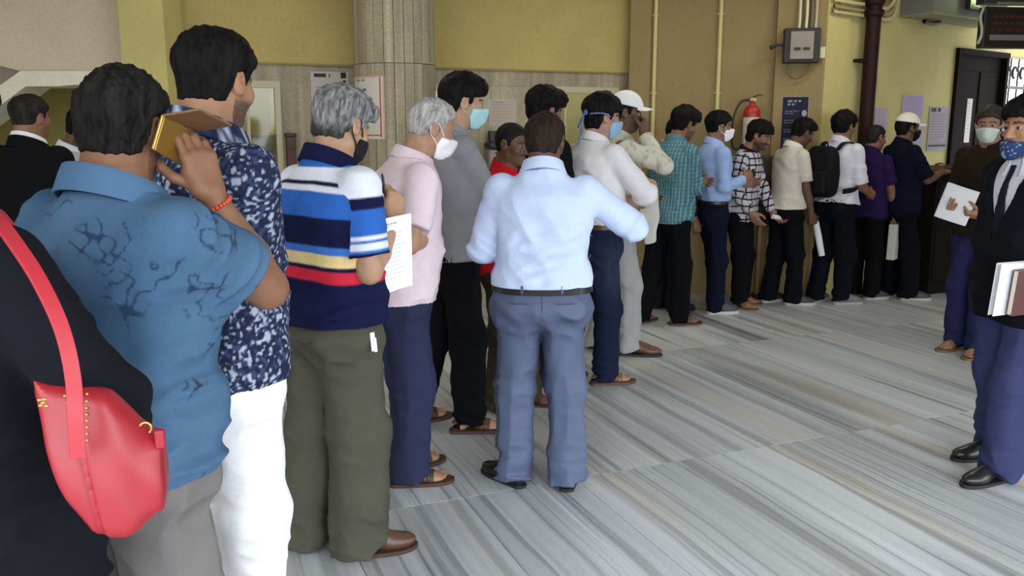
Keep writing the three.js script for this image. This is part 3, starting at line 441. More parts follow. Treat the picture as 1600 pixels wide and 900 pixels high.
// ------------------------------------------------------------------ the hall
const plasterTex = (seed, rx) => { const t = dataTex(512, 512, (u, v) => { const a = fbm(u * 7, v * 7, seed, 4), b = vn(u * 160, v * 160, seed), k = 0.93 + 0.055 * a + 0.02 * b; const s = sstep(0.35, 0.75, fbm(u * 11 + 5, v * 3, seed + 3, 3)) * 0.05; return [k - s, k - s * 1.1, k - s * 1.6]; }); t.wrapS = t.wrapT = THREE.MirroredRepeatWrapping; t.repeat.set(rx, rx); return t; };
const PLASTER = plasterTex(3, 0.45);
const paint = (c, r = 0.82) => { const m = std(c, r); m.map = PLASTER; return m; };
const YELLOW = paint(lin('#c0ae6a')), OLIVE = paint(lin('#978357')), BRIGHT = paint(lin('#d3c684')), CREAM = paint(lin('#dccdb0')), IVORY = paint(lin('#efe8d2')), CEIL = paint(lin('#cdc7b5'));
const stoneTex = dataTex(512, 512, (u, v) => { const s = fbm(u * 46, v * 2.2, 5, 3), g = vn(u * 200, v * 200, 2), b = fbm(u * 9, v * 5, 9, 3), k = 0.62 + 0.10 * s + 0.05 * g + 0.06 * b; return [k * 1.0, k * 0.93, k * 0.77]; }); stoneTex.wrapS = stoneTex.wrapT = THREE.MirroredRepeatWrapping; stoneTex.repeat.set(0.6, 0.6);
const STONE = (k) => { const m = std([k, k, k], 0.62); m.map = stoneTex; return m; };
const STONES = [STONE(0.92), STONE(1.0), STONE(0.84), STONE(0.95)];
function frame(X0, Z0, X1, Z1) { const turn = Math.atan2(Z1 - Z0, X1 - X0); return { pos: XZ(X0, Z0), turn, len: Math.hypot(X1 - X0, Z1 - Z0), at(o) { o.position.set(...this.pos); o.rotation.y = this.turn; return o; }, world(u, y, w) { return V3(u, y, w).applyAxisAngle(V3(0, 1, 0), this.turn).add(V3(...this.pos)); } }; }
const FB = frame(-0.64, 7.70, 0.285, 8.08), FWB = frame(1.16, 8.27, 2.79, 8.0), FWC = frame(2.79, 8.0, 4.79, 9.5);  // back wall, the shaded wall, the lit wall
const H0 = 3.3;
const slabBox = (x0, x1, y0, y1, z0, z1) => bx(x1 - x0, y1 - y0, z1 - z0, (x0 + x1) / 2, (y0 + y1) / 2, (z0 + z1) / 2);
function sgroup(name) { const g = new THREE.Group(); g.name = name; g.userData.kind = 'structure'; scene.add(g); return g; }

// floor of streaked marble slabs laid square to the back wall
{
  const g = FB.at(sgroup('floor'));
  struct('floor_bed', slabBox(-7.5, 9.5, -0.2, -0.012, -3.2, 11), std(lin('#4a4844'), 0.9), g);
  const streak = (r, tone) => { const t = dataTex(1024, 512, (u, v) => {
      const w = u + 0.012 * vn(v * 3, 1, r) + 0.004 * vn(v * 11, 4, r), a = vn(w * 22, v * 1.2, r), b = vn(w * 64, v * 1.8, r + 4), c = vn(w * 190, v * 4, r + 8), big = vn(w * 7 + 3, v * 0.9, r + 2);
      let k = 0.79 + 0.065 * big + 0.045 * a + 0.03 * b + 0.018 * c + 0.02 * vn(u * 400, v * 300, 1);
      const dark = sstep(0.40, 0.8, vn(w * 26 + 8, v * 1.5, r + 13)), thin = sstep(0.55, 0.85, vn(w * 84, v * 1.6, r + 17)), fine = sstep(0.6, 0.9, vn(w * 150, v * 2.6, r + 29)), warm = sstep(0.1, 0.7, vn(w * 12 + 31, v * 1.1, r + 23));
      k -= 0.13 * dark + 0.15 * thin + 0.10 * fine; k = Math.max(0.3, k * tone);
      return [k * lerp(0.97, 0.985, warm), k * lerp(0.99, 0.972, warm), k * lerp(1.01, 0.945, warm)]; }); t.wrapS = t.wrapT = THREE.MirroredRepeatWrapping; return t; };
  const mats = [streak(1, 1.0), streak(41, 1.04), streak(77, 0.94), streak(111, 0.99)].map((t) => { const m = std([0.93, 0.94, 0.95], 0.36); m.map = t; return m; });
  const r = rng(5), W = 0.54, LN = 1.8;
  for (let i = -11; i <= 15; i++) for (let j = -2; j <= 5; j++) {
    const x0 = -0.12 + i * W, z0 = -1.35 + j * LN; if (x0 > 8 || z0 > 10) continue;
    const b = new THREE.BoxGeometry(W - 0.003, 0.024, LN - 0.003); boxUV(b); const uv = b.attributes.uv, ou = r() * 2, ov = r() * 2; for (let k = 0; k < uv.count; k++) uv.setXY(k, (uv.getX(k) + ou) / 1.6, (uv.getY(k) + ov) / 3.2);
    const s = struct('slab', b, mats[Math.floor(r() * 4)], g); s.position.set(x0 + W / 2, -0.012 + (r() - 0.5) * 0.0008, z0 + LN / 2);
  }
}
struct('pavement', slabBox(-14, 14, -0.32, -0.22, 1.2, 40), std(lin('#5a5853'), 0.9));

// back wall: plaster above, stone counter front with three lit openings below
const WINDOWS = [[-1.93, -1.36, -1.62], [-0.48, 0.24, -0.14], [1.0, 1.78, 1.22]];
{
  const g = FB.at(sgroup('wall_back'));
  struct('plaster', slabBox(-2.2, 1.96, 2.10, H0, -0.22, 0.03), YELLOW, g);
  struct('plaster_lip', slabBox(-2.2, 1.96, 2.085, 2.10, -0.2, 0.045), paint(lin('#a0924e')), g);
  const xs = [-2.2, ...WINDOWS.flatMap((w) => [w[0], w[1]]), 1.96];
  struct('stone_lintel', slabBox(-2.2, 1.96, 1.955, 2.085, -0.2, 0.02), STONES[0], g);
  for (let i = 0; i < xs.length; i += 2) struct('stone_pier', slabBox(xs[i], xs[i + 1], 0, 1.955, -0.2, 0.015), STONES[(i + 1) % 4], g);
  for (const w of WINDOWS) struct('stone_apron', slabBox(w[0], w[1], 0, 1.02, -0.2, 0.012), STONES[2], g);
  const gr = FB.at(sgroup('counter_ledge')); struct('ledge', rbx(4.1, 0.04, 0.36, 0.008, -0.12, 1.03, 0.06), STONES[3], gr);
  const room = FB.at(sgroup('wall_counter_room')); const rm = paint(lin('#e3dcb4'));
  struct('room_back', slabBox(-2.4, 2.15, 0, 2.9, -2.5, -2.4), rm, room); struct('room_side', slabBox(-2.4, -2.3, 0, 2.9, -2.4, -0.2), rm, room); struct('room_side', slabBox(2.05, 2.15, 0, 2.9, -2.4, -0.2), rm, room); struct('room_ceiling', slabBox(-2.4, 2.15, 2.9, 3.0, -2.5, -0.2), rm, room);
  WINDOWS.forEach((w, i) => {
    const q = FB.at(sgroup('window_' + (i + 1))), fm = std(lin('#b5ac90'), 0.5), [a, b, m] = w, glass = new THREE.MeshPhysicalMaterial({ transmission: 1, roughness: 0.06, thickness: 0, color: 0xf4f6ee });
    struct('window_frame', merge([slabBox(a, a + 0.045, 1.05, 1.955, -0.03, 0.03), slabBox(b - 0.045, b, 1.05, 1.955, -0.03, 0.03), slabBox(a + 0.045, b - 0.045, 1.90, 1.955, -0.03, 0.03), slabBox(a + 0.045, b - 0.045, 1.05, 1.09, -0.03, 0.03)]), fm, q);
    struct('mullion', slabBox(m - 0.012, m + 0.012, 1.09, 1.90, -0.02, 0.02), fm, q);
    struct('pane', slabBox(a + 0.045, m - 0.012, 1.09, 1.90, -0.006, -0.002), glass, q); struct('pane', slabBox(m + 0.012, b - 0.045, 1.09, 1.90, -0.006, -0.002), glass, q);
  });
  for (const [u, w] of [[-1.55, 0.6], [-0.1, 0.6], [1.35, 0.6]]) {   // tube lamps in the counter rooms
    const p = FB.world(u, 2.78, -1.5), t = thing('tube_lamp', u < -1 ? 'white ceiling tube lamp inside the left counter opening' : u < 0.5 ? 'white ceiling tube lamp inside the counter opening behind the column' : 'white ceiling tube lamp inside the right counter opening', 'lamp', [p.x, p.y, p.z], FB.turn, 'tube lamps in the counter rooms');
    mesh('casing', rbx(1.2, 0.05, 0.10, 0.008, 0, 0.085, 0), std('#e8e6de', 0.5), t);
    const gl = new THREE.MeshStandardMaterial({ color: 0xffffff, emissive: new THREE.Color(1, 0.96, 0.82), emissiveIntensity: 6 }); const tb = new THREE.CylinderGeometry(0.016, 0.016, 1.16, 10); tb.rotateZ(Math.PI / 2); mesh('tube', tb, gl, t).position.y = 0.035;
    const L = new THREE.RectAreaLight(new THREE.Color(1, 0.95, 0.78), ROOM_LAMP, 1.16, 0.06); L.name = 'tube_light'; L.position.set(0, 0.012, 0); L.rotation.x = -Math.PI / 2; t.add(L);
  }
  for (const [u, wd, h, l] of [[-1.72, 0.85, 1.52, 'olive grey steel cupboard inside the left counter opening'], [1.5, 0.7, 1.40, 'olive grey steel cupboard inside the right counter opening']]) { const p = FB.world(u, 0, -1.0), t = thing('steel_cupboard', l, 'cupboard', [p.x, 0, p.z], FB.turn); mesh('carcass', rbx(wd, h, 0.4, 0.01, 0, h / 2, 0), std(lin('#8b8a72'), 0.5), t); for (const s of [-1, 1]) { const d = mesh('door', rbx(wd / 2 - 0.012, h - 0.06, 0.02, 0.006, s * wd / 4, h / 2, 0.208), std(lin('#94937a'), 0.5), t); mesh('handle', rbx(0.015, 0.1, 0.02, 0.004, s * 0.04, h * 0.55, 0.228), std(lin('#55554a'), 0.4), d); } }
}
// shaded wall with its pilaster, and the lit wall that turns away from it
{
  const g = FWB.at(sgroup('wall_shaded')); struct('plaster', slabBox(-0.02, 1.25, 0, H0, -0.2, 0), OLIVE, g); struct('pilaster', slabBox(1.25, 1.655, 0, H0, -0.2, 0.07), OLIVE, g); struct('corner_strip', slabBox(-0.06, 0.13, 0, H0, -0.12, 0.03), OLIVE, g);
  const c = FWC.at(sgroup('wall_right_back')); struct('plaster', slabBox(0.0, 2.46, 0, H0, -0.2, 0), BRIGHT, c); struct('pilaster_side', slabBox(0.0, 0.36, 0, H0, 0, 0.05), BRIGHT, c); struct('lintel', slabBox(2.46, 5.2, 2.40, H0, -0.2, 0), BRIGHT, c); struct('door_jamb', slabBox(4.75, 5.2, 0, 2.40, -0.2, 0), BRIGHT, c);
}
// column of upright stone strips in two tiers
{
  const g = sgroup('column'); g.position.set(...XZ(-0.935, 7.05)); const R = 0.318, n = 26;
  struct('core', new THREE.CylinderGeometry(R - 0.012, R - 0.012, H0, 40).translate(0, H0 / 2, 0), std(lin('#57523f'), 0.9), g);
  for (const [y0, y1] of [[0, 2.065], [2.070, H0]]) for (let i = 0; i < n; i++) {
    const a = (i / n) * 2 * Math.PI, wd = 2 * Math.PI * R / n - 0.004, b = bx(wd, y1 - y0, 0.022); const uv = b.attributes.uv; for (let k = 0; k < uv.count; k++) uv.setXY(k, uv.getX(k) + i * 0.37, uv.getY(k) + i * 0.21 + y0); const s = struct('stone_strip', b, STONES[(i * 7 + (y0 > 1 ? 1 : 0)) % 4], g); s.position.set(Math.sin(a) * (R - 0.008), (y0 + y1) / 2, Math.cos(a) * (R - 0.008)); s.rotation.y = a;
  }
}
// left: yellow pillar and the underside of the stair
struct('pillar_left', slabBox(-2.82, -2.50, 0, H0, -6.75, -6.40), paint(lin('#cdc07a')));
{
  const g = sgroup('stair_left'); g.position.set(-2.82, 0, -6.62);
  const poly = (pts, d, z) => { const s = new THREE.Shape(); pts.forEach((p, i) => (i ? s.lineTo(...p) : s.moveTo(...p))); const e = new THREE.ExtrudeGeometry(s, { depth: d, bevelEnabled: false }); e.translate(0, 0, z); return e; };
  struct('stair_wall', poly([[0, H0], [0, 1.99], [-0.83, 1.99], [-1.02, 2.04], [-1.10, 2.16], [-2.6, 3.0], [-2.6, H0]], 0.12, -0.12), CREAM, g);
  struct('stair_soffit', poly([[-0.80, 2.0], [-1.03, 2.05], [-1.11, 2.17], [-2.6, 3.0], [-2.6, 1.0], [-1.6, 1.5]], 0.08, -0.30), paint(lin('#a89f8b')), g);
  struct('stair_string', poly([[0, 1.995], [-0.83, 1.995], [-2.6, 0.85], [-2.6, 0.66], [-0.80, 1.885], [-0.55, 1.885], [-0.45, 1.895], [0, 1.895]], 0.35, -0.28), IVORY, g);
}
struct('wall_stair_back', slabBox(-6.2, -2.4, 0, H0, -8.9, -8.7), paint(lin('#cdbf73')));
struct('wall_left', slabBox(-6.2, -6.0, 0, H0, -8.9, 1.0), CREAM);
struct('wall_right', slabBox(5.6, 5.8, 0, H0, -9.2, -3.2), CREAM);
struct('ceiling', slabBox(-6.2, 8.5, H0, H0 + 0.2, -13, 1.0), CEIL);
struct('trim_facade', slabBox(-6.2, 5.8, 2.95, H0, 0.8, 1.0), CREAM);

// tube lamps on the hall ceiling, above the frame, over the queue
for (const [X, Z, where] of [[-1.3, 5.4, 'over the grey and pink shirts'], [1.2, 6.6, 'over the teal checked shirt'], [3.2, 7.0, 'over the backpack and the white caps']]) {
  const t = thing('tube_lamp', 'white ceiling tube lamp ' + where, 'lamp', XZ(X, Z, 3.18), FB.turn, 'tube lamps on the hall ceiling');
  mesh('casing', rbx(1.25, 0.06, 0.12, 0.01, 0, 0.09, 0), std('#e8e6de', 0.5), t);
  const tb = new THREE.CylinderGeometry(0.018, 0.018, 1.2, 10); tb.rotateZ(Math.PI / 2); mesh('tube', tb, new THREE.MeshStandardMaterial({ color: 0xffffff, emissive: new THREE.Color(1, 0.97, 0.9), emissiveIntensity: 8 }), t).position.y = 0.035;
  const L = new THREE.RectAreaLight(new THREE.Color(1, 0.95, 0.84), HALL_LAMP, 1.2, 0.08); L.name = 'tube_light'; L.position.set(0, 0.01, 0); L.rotation.x = -Math.PI / 2; t.add(L);
}
// ------------------------------------------------------------------ the queue, nearest first
const BLACK_HAIR = { c: [0.0045, 0.004, 0.004], c2: [0.012, 0.0105, 0.010] };
const TAN = [0.32, 0.168, 0.095], FAIR = [0.42, 0.25, 0.155], BROWN = [0.235, 0.12, 0.07], DARK = [0.13, 0.068, 0.042];
const BLACK_SHOE = { kind: 'dress', c: [0.012, 0.012, 0.014], rough: 0.28, sole: [0.01, 0.01, 0.01] };
const BROWN_SANDAL = { kind: 'sandal', c: [0.09, 0.04, 0.022], rough: 0.5, sole: [0.06, 0.028, 0.018] };
const people = {};
const weave = (x, y, z) => 1 + 0.06 * vn(x * 260, y * 260, z * 260) + 0.04 * vn(x * 30, y * 30, z * 30);

// woman in black at the left edge
people.bagWoman = person({
  label: 'person in loose black top at the left edge, red handbag over one shoulder', X: -0.965, Z: 1.40, psi: 22, H: 1.69, w: 1.12, seed: 3, skin: BROWN, cell: 0.0055,
  hair: { ...BLACK_HAIR, top: 0.026, side: 0.024, nape: -0.10 }, head: { yaw: 10, pitch: 6 },
  armR: { hand: [-0.15, 1.02, 0.22], pole: [-1, -0.2, -0.4], d: [0.6, -0.2, 0.8] }, armL: { hand: [0.16, 1.05, 0.30], pole: [1, -0.2, -0.7] },
  shirt: { sleeve: 'long', c: [0.006, 0.0065, 0.010], hem: 0.72, off: 0.028, flare: 0.03, fold: 1.2, arm: 0.072, elbow: 0.066, wrist: 0.050, collar: [0.07, 0.018, 0.0, 0.6, true] },
  pants: { c: [0.006, 0.0065, 0.010], knee: 0.085, hem: 0.085, fold: 1 }, shoes: { kind: 'dress', c: [0.02, 0.02, 0.02], sole: [0.02, 0.02, 0.02] }, neck: 0.86,
});
// blue shirt, on the phone
{
  const c0 = lin('#4f6c8a'), c1 = lin('#395571'), ink = lin('#22324a');
  const print = (x, y, z) => { const patch = vn(x * 13 + 4, y * 13, z * 13 + 9); if (patch < 0.02) return 0; const a = Math.abs(vn(x * 34 + y * 14, y * 44 - x * 20, z * 34)), b = vn(x * 70, y * 70, z * 70); return (1 - sstep(0.05, 0.13, a + 0.06 * b)) * sstep(0.02, 0.25, patch); };
  people.phoneMan = person({
    label: 'person in a faded blue printed shirt holding a phone to the ear', X: -0.88, Z: 1.84, psi: 24, H: 1.70, w: 1.24, side: -0.045, belly: 0.05, hump: 0.012, seed: 11, skin: [0.205, 0.098, 0.054], neck: 1.16, face: 1.12, cell: 0.0046,
    hair: { c: [0.006, 0.0055, 0.0055], c2: [0.018, 0.017, 0.016], top: 0.017, side: 0.011, nape: -0.072, rough: 1.2 }, head: { yaw: 10, pitch: 6, roll: 3, fwd: 0.02, size: 0.92 }, beard: 0.55,
    armR: { hand: [-0.192, 1.455, 0.125], pole: [-0.16, -0.8, 0.6], d: [0.20, 1, -0.14], n: [0.85, -0.1, 0.35], grip: 'phone' }, armL: { hand: [0.26, 0.95, 0.18] }, arm: 1.22,
    shirt: { sleeve: 'short', off: 0.022, hem: 0.80, at: 0.66, arm: 0.077, cuff: 0.082, join: 0.07, fold: 1.25, slit: true, col: (x, y, z) => mulc(mixc(mixc(c0, c1, 0.5 + 0.5 * vn(x * 6, y * 6, z * 6)), ink, 0.85 * print(x, y, z)), weave(x, y, z)), collarC: lin('#4d6b8c'), collar: [0.078, 0.030, 0.034] },
    pants: { c: lin('#6d6a69'), knee: 0.10, hem: 0.092, thigh: 0.105, fold: 1.1 }, shoes: { kind: 'dress', c: [0.03, 0.02, 0.015] }, seat: 0.02, legL: { x: 0.15, z: 0.02 }, legR: { x: -0.13, z: -0.02 },
  });
}
// dark patterned shirt, white trousers
{
  const navy = lin('#20263d'), fl = lin('#a9b2c8'), mid = lin('#414e73');
  people.patternMan = person({
    label: 'person in a navy shirt with small white flecks and white trousers', X: -0.82, Z: 2.27, psi: 33, H: 1.82, w: 1.04, side: -0.03, belly: 0.045, seed: 17, skin: TAN, neck: 1.12, cell: 0.0048, twist: -6,
    hair: { ...BLACK_HAIR, top: 0.024, side: 0.008, nape: -0.060, rough: 0.9 }, head: { yaw: 9, pitch: 8, fwd: 0.03, size: 0.94 }, beard: 0.9, face: 1.08,
    armR: { hand: [0.17, 1.13, 0.15], pole: [-1, -0.7, -0.35], d: [0.6, 0.1, 0.7], n: [0.3, 0, -1], grip: 'grip' }, armL: { hand: [0.20, 1.02, 0.20], pole: [1, -0.4, -0.6] }, arm: 1.15,
    shirt: { sleeve: 'long', off: 0.022, hem: 0.865, hemTilt: 0.10, arm: 0.072, elbow: 0.066, wrist: 0.046, join: 0.055, fold: 1.1, tails: 0.055, cell: 0.0043, collar: [0.078, 0.046, 0.030],
      col: (x, y, z) => { const n = vn(x * 140, y * 140, z * 140) + 0.4 * vn(x * 75 + 9, y * 75, z * 75), k = sstep(0.26, 0.48, n), k2 = sstep(0.1, 0.4, vn(x * 120 + 40, y * 120, z * 120)); return mixc(mixc(navy, mid, 0.6 * k2), fl, 0.9 * k); } },
    pants: { c: [0.80, 0.81, 0.84], knee: 0.086, hem: 0.072, thigh: 0.102, fold: 0.9 }, seat: 0.03, shoes: { kind: 'dress', c: [0.05, 0.03, 0.02] }, legL: { x: 0.13, z: -0.03 }, legR: { x: -0.065, z: 0.02 },
  });
}
// striped polo
{
  const navy = lin('#14173a'), blue = lin('#2f62b5'), white = lin('#d9dde8'), cream = lin('#dcc48c'), red = lin('#c22a3e'), sky = lin('#3d6fc0');
  const bands = (q, list, c0, w) => { let c = c0; for (const [e, col] of list) { if (q < e - w / 2) break; c = mixc(c, col, clamp((q - e) / w + 0.5, 0, 1)); } return c; };
  people.stripedMan = person({
    label: 'person in a blue polo with navy, white, cream and red stripes, olive trousers', X: -0.655, Z: 3.02, psi: 42, H: 1.71, w: 1.12, belly: 0.05, hump: 0.02, stoop: 0.02, seed: 23, skin: FAIR, neck: 1.1, cell: 0.006,
    hair: { c: [0.075, 0.073, 0.074], c2: [0.30, 0.295, 0.30], c3: [0.010, 0.009, 0.009], c3y: -0.006, top: 0.028, side: 0.018, nape: -0.07, front: 0.05, over: 0.012, rough: 1.3 }, head: { yaw: 2, pitch: 20, fwd: 0.03 },
    armR: { hand: [-0.125, 1.265, 0.205], pole: [-0.06, -0.2, -0.12], d: [0.2, 0.85, 0.3], n: [0.8, 0.1, 0.1], grip: 'pinch' }, armL: { hand: [0.06, 1.14, 0.30], pole: [1, -0.8, -0.4], d: [-0.6, 0.3, 0.7], n: [-0.2, 0.9, -0.2], grip: 'pinch' }, arm: 1.1,
    shirt: { sleeve: 'short', off: 0.022, hem: 0.915, at: 0.80, arm: 0.078, cuff: 0.080, fold: 0.8, cell: 0.0048, collarC: navy, collar: [0.072, 0.044, 0.032],
      col: (x, y, z, arm, t) => { const c = arm ? bands(t, [[0.10, navy], [0.24, blue], [0.55, white], [0.60, blue], [0.635, white], [0.72, sky], [0.755, navy]], white, 0.02) : bands(y + 0.10 * Math.max(0, Math.abs(x) - 0.08), [[1.072, red], [1.112, navy], [1.128, cream], [1.172, sky], [1.20, navy], [1.30, blue], [1.383, white], [1.402, navy], [1.415, white], [1.458, blue]], navy, 0.005);
        return mulc(c, weave(x, y, z)); } },
    pants: { c: lin('#4a493f'), knee: 0.104, hem: 0.112, thigh: 0.108, fold: 1.0, len: 0.022 }, seat: 0.02, shoes: { kind: 'dress', c: [0.085, 0.036, 0.022], rough: 0.4, sole: [0.05, 0.025, 0.018] },
    legR: { x: -0.085, z: 0.03, yaw: -28 }, legL: { x: 0.15, z: -0.04, yaw: 10 }, mask: { c: [0.012, 0.012, 0.014], strap: [0.012, 0.012, 0.012], strapR: 0.003, drop: -0.012 },
  });
}
// pink shirt
people.pinkMan = person({
  label: 'grey-haired person in a pale pink shirt with white face mask, bending over a paper', X: -0.475, Z: 3.72, psi: 64, H: 1.70, w: 1.06, belly: 0.05, hump: 0.035, lean: 3, stoop: 0.045, seed: 31, skin: [0.38, 0.215, 0.135], cell: 0.0072,
  hair: { c: [0.21, 0.20, 0.195], c2: [0.46, 0.45, 0.44], c3: [0.05, 0.048, 0.046], c3y: -0.03, c3k: 0.8, top: 0.014, side: 0.014, nape: -0.055, front: 0.085, temple: 0.05 }, head: { yaw: -8, pitch: 22, fwd: 0.06 },
  armR: { hand: [-0.055, 1.15, 0.125], pole: [-0.75, -0.6, -0.8], d: [1, 0.15, 0.15], n: [0, 0.3, -1], grip: 'pinch' }, armL: { hand: [0.19, 1.09, 0.13], pole: [0.8, -1, -0.4], d: [-1, 0.1, 0.1], n: [0, 0.3, -1], grip: 'pinch' },
  shirt: { sleeve: 'short', off: 0.024, hem: 0.80, at: 0.74, arm: 0.074, cuff: 0.080, fold: 0.9, c: lin('#d9c6cf'), slit: true, collar: [0.07, 0.038, 0.026] }, hipz: -0.03,
  pants: { c: lin('#2b2f49'), knee: 0.088, hem: 0.085, thigh: 0.10 }, shoes: { ...BROWN_SANDAL, c: [0.05, 0.028, 0.018] }, legR: { x: -0.08, z: -0.02, yaw: -14 }, legL: { x: 0.10, z: 0.04 },
  mask: { c: [0.86, 0.86, 0.88], bulge: 0.026 },
});
// grey shirt
people.greyMan = person({
  label: 'tall person in a grey long-sleeved shirt and black trousers, pale blue mask in profile', X: -0.325, Z: 4.42, psi: 64, H: 1.83, w: 1.0, belly: 0.03, hump: 0.02, stoop: 0.015, seed: 37, skin: [0.43, 0.25, 0.165], cell: 0.008,
  hair: { ...BLACK_HAIR, top: 0.028, side: 0.016, nape: -0.062, front: 0.045, over: 0.012 }, head: { yaw: -12, pitch: 8, fwd: 0.05 },
  armR: { hand: [-0.06, 0.98, 0.34], pole: [-0.5, -0.8, -1], d: [0.3, 0.1, 1], n: [0.8, 0, -0.2], grip: 'grip' }, armL: { hand: [0.08, 1.0, 0.33], pole: [0.6, -0.8, -1] },
  shirt: { sleeve: 'long', off: 0.022, hem: 0.865, arm: 0.067, elbow: 0.058, fold: 0.9, c: lin('#8c8d92'), collar: [0.068, 0.040, 0.028] },
  pants: { c: lin('#0d0d12'), knee: 0.084, hem: 0.083 }, shoes: BROWN_SANDAL, legR: { x: -0.12, z: 0.04, yaw: -18 }, legL: { x: 0.13, z: -0.14, yaw: 4 }, mask: { c: lin('#a7d3da'), bulge: 0.026 },
});
// red shirt
people.redMan = person({
  label: 'short person in a red shirt facing sideways behind the pale blue shirt', X: -0.03, Z: 4.75, psi: 118, H: 1.60, w: 0.98, seed: 41, skin: DARK, cell: 0.0085,
  hair: { c: [0.010, 0.008, 0.008], c2: [0.02, 0.018, 0.017], top: 0.006, side: 0.005, nape: -0.05, front: 0.07 }, head: { yaw: -4, pitch: 8, roll: 0 }, moustache: 0.6,
  armR: { hand: [-0.10, 0.95, 0.26] }, shirt: { sleeve: 'short', c: lin('#c01a28'), hem: 0.84, off: 0.022 }, pants: { c: lin('#3a3326') }, shoes: BROWN_SANDAL, legL: { x: 0.10, z: 0.10 },
});
// black jacket behind
people.behindMan = person({
  label: 'dark-haired person in a black shirt, mostly hidden behind two others near the column', X: 0.165, Z: 5.25, psi: 52, H: 1.80, w: 1.0, seed: 43, skin: BROWN, cell: 0.009,
  hair: { ...BLACK_HAIR, top: 0.034, side: 0.018, front: 0.04, over: 0.016 }, head: { yaw: -8, pitch: 10 }, shirt: { sleeve: 'short', c: [0.005,0.0045,0.006], hem: 0.84, off: 0.024, arm: 0.072 }, pants: { c: [0.02, 0.02, 0.026] }, shoes: BLACK_SHOE,
});
// pale blue shirt, back to us
people.paleBlueMan = person({
  label: 'person in a pale blue shirt tucked into grey-blue trousers, back turned', X: 0.13, Z: 3.64, psi: 2, H: 1.64, w: 1.20, belly: 0.05, seed: 47, skin: [0.125, 0.066, 0.045], neck: 1.1, cell: 0.0066,
  hair: { c: [0.014, 0.009, 0.008], c2: [0.034, 0.021, 0.017], top: 0.010, side: 0.010, nape: -0.072, front: 0.08 }, head: { yaw: -18, pitch: 14, fwd: 0.03 },
  armL: { hand: [0.20, 1.05, 0.27], pole: [0.6, -0.5, -0.9], sleeve: 'rolled', d: [-0.3, 0.1, 1], grip: 'grip' }, armR: { hand: [-0.31, 1.30, 0.27], pole: [-1, -0.75, -0.35], d: [0.3, 0.2, 1], sleeve: 'rolled', grip: 'grip' }, arm: 1.12,
  shirt: { sleeve: 'rolled', roll: 0.36, tuck: true, off: 0.024, arm: 0.078, elbow: 0.064, fold: 1.0, back: 0.012, c: lin('#bccbe8'), collar: [0.074, 0.042, 0.026], cell: 0.006 }, belt: 'black',
  pants: { c: lin('#525c76'), knee: 0.084, hem: 0.086, thigh: 0.104, fold: 1.35, top: 0.975, len: 0.034, off: 0.016, shine: true }, seat: 0.02, shoes: BLACK_SHOE, legL: { x: 0.13, z: 0.0, yaw: 42 }, legR: { x: -0.125, z: -0.02, yaw: -6 },
});
// white shirt, jeans
people.jeansMan = person({
  label: 'person in a white shirt and blue jeans, blue mask tied behind the head', X: 0.50, Z: 5.22, psi: 56, H: 1.76, w: 1.02, belly: 0.03, hump: 0.02, seed: 53, skin: [0.40, 0.22, 0.14], cell: 0.0088,
  hair: { ...BLACK_HAIR, top: 0.032, side: 0.018, nape: -0.075, front: 0.045, rough: 1.3 }, head: { yaw: -20, pitch: 6, fwd: 0.04 },
  armR: { hand: [-0.10, 1.17, 0.36], pole: [-1, -0.7, -0.35], d: [0.5, 0.2, 0.9], grip: 'grip' }, armL: { hand: [0.10, 1.10, 0.33], pole: [1, -0.6, -0.5] },
  shirt: { sleeve: 'long', tuck: true, off: 0.028, arm: 0.072, elbow: 0.066, c: lin('#dcdbdf'), fold: 1.2, collar: [0.068, 0.040, 0.026] }, belt: 'brown',
  pants: { c: lin('#1f2842'), knee: 0.078, hem: 0.076, thigh: 0.094, top: 1.0, col: (x, y, z) => mulc(mixc(lin('#1a2038'), lin('#47546c'), 0.5 * gauss(y - 0.72, 0.12) * (0.6 + 0.4 * vn(x * 20, y * 12, z * 20))), weave(x, y, z)) }, shoes: { kind: 'sandal', c: [0.16, 0.08, 0.045], sole: [0.10, 0.05, 0.03] },
  legR: { x: -0.07, z: 0.05, yaw: -22 }, legL: { x: 0.13, z: -0.10 }, mask: { c: lin('#8fb0d0'), ties: true, strap: lin('#6d86b8'), strapR: 0.0042, bulge: 0.024 },
});
// white cap
people.whiteCapMan = person({
  label: 'person in a white cap and patterned cream shirt, hand raised to the mouth', X: 0.745, Z: 5.98, psi: 92, H: 1.80, w: 0.98, seed: 59, skin: [0.14, 0.075, 0.047], cell: 0.0098, cap: [0.82, 0.82, 0.84],
  hair: { ...BLACK_HAIR, top: 0.012, side: 0.012, nape: -0.05 }, head: { yaw: -6, pitch: 6 }, armR: { hand: [-0.115, 1.475, 0.135], pole: [-0.55, -1, 0.5], d: [0.5, 0.75, 0.2], n: [0.6, 0, -0.9], grip: 'grip' }, armL: { hand: [0.17, 1.06, 0.16] },
  shirt: { sleeve: 'long', hem: 0.84, off: 0.026, arm: 0.07, fold: 1.1, col: (x, y, z) => mulc(mixc(lin('#c9c6b6'), lin('#8d8a78'), 0.5 * sstep(0.15, 0.5, vn(x * 42, y * 42, z * 42))), weave(x, y, z)), collarC: lin('#c9c6b6') },
  pants: { c: lin('#9b9c9c'), knee: 0.08, hem: 0.08 }, shoes: { kind: 'dress', c: [0.11, 0.045, 0.03], rough: 0.4 }, legR: { x: -0.09, z: 0.08, yaw: -6 }, legL: { x: 0.10, z: -0.12 },
});
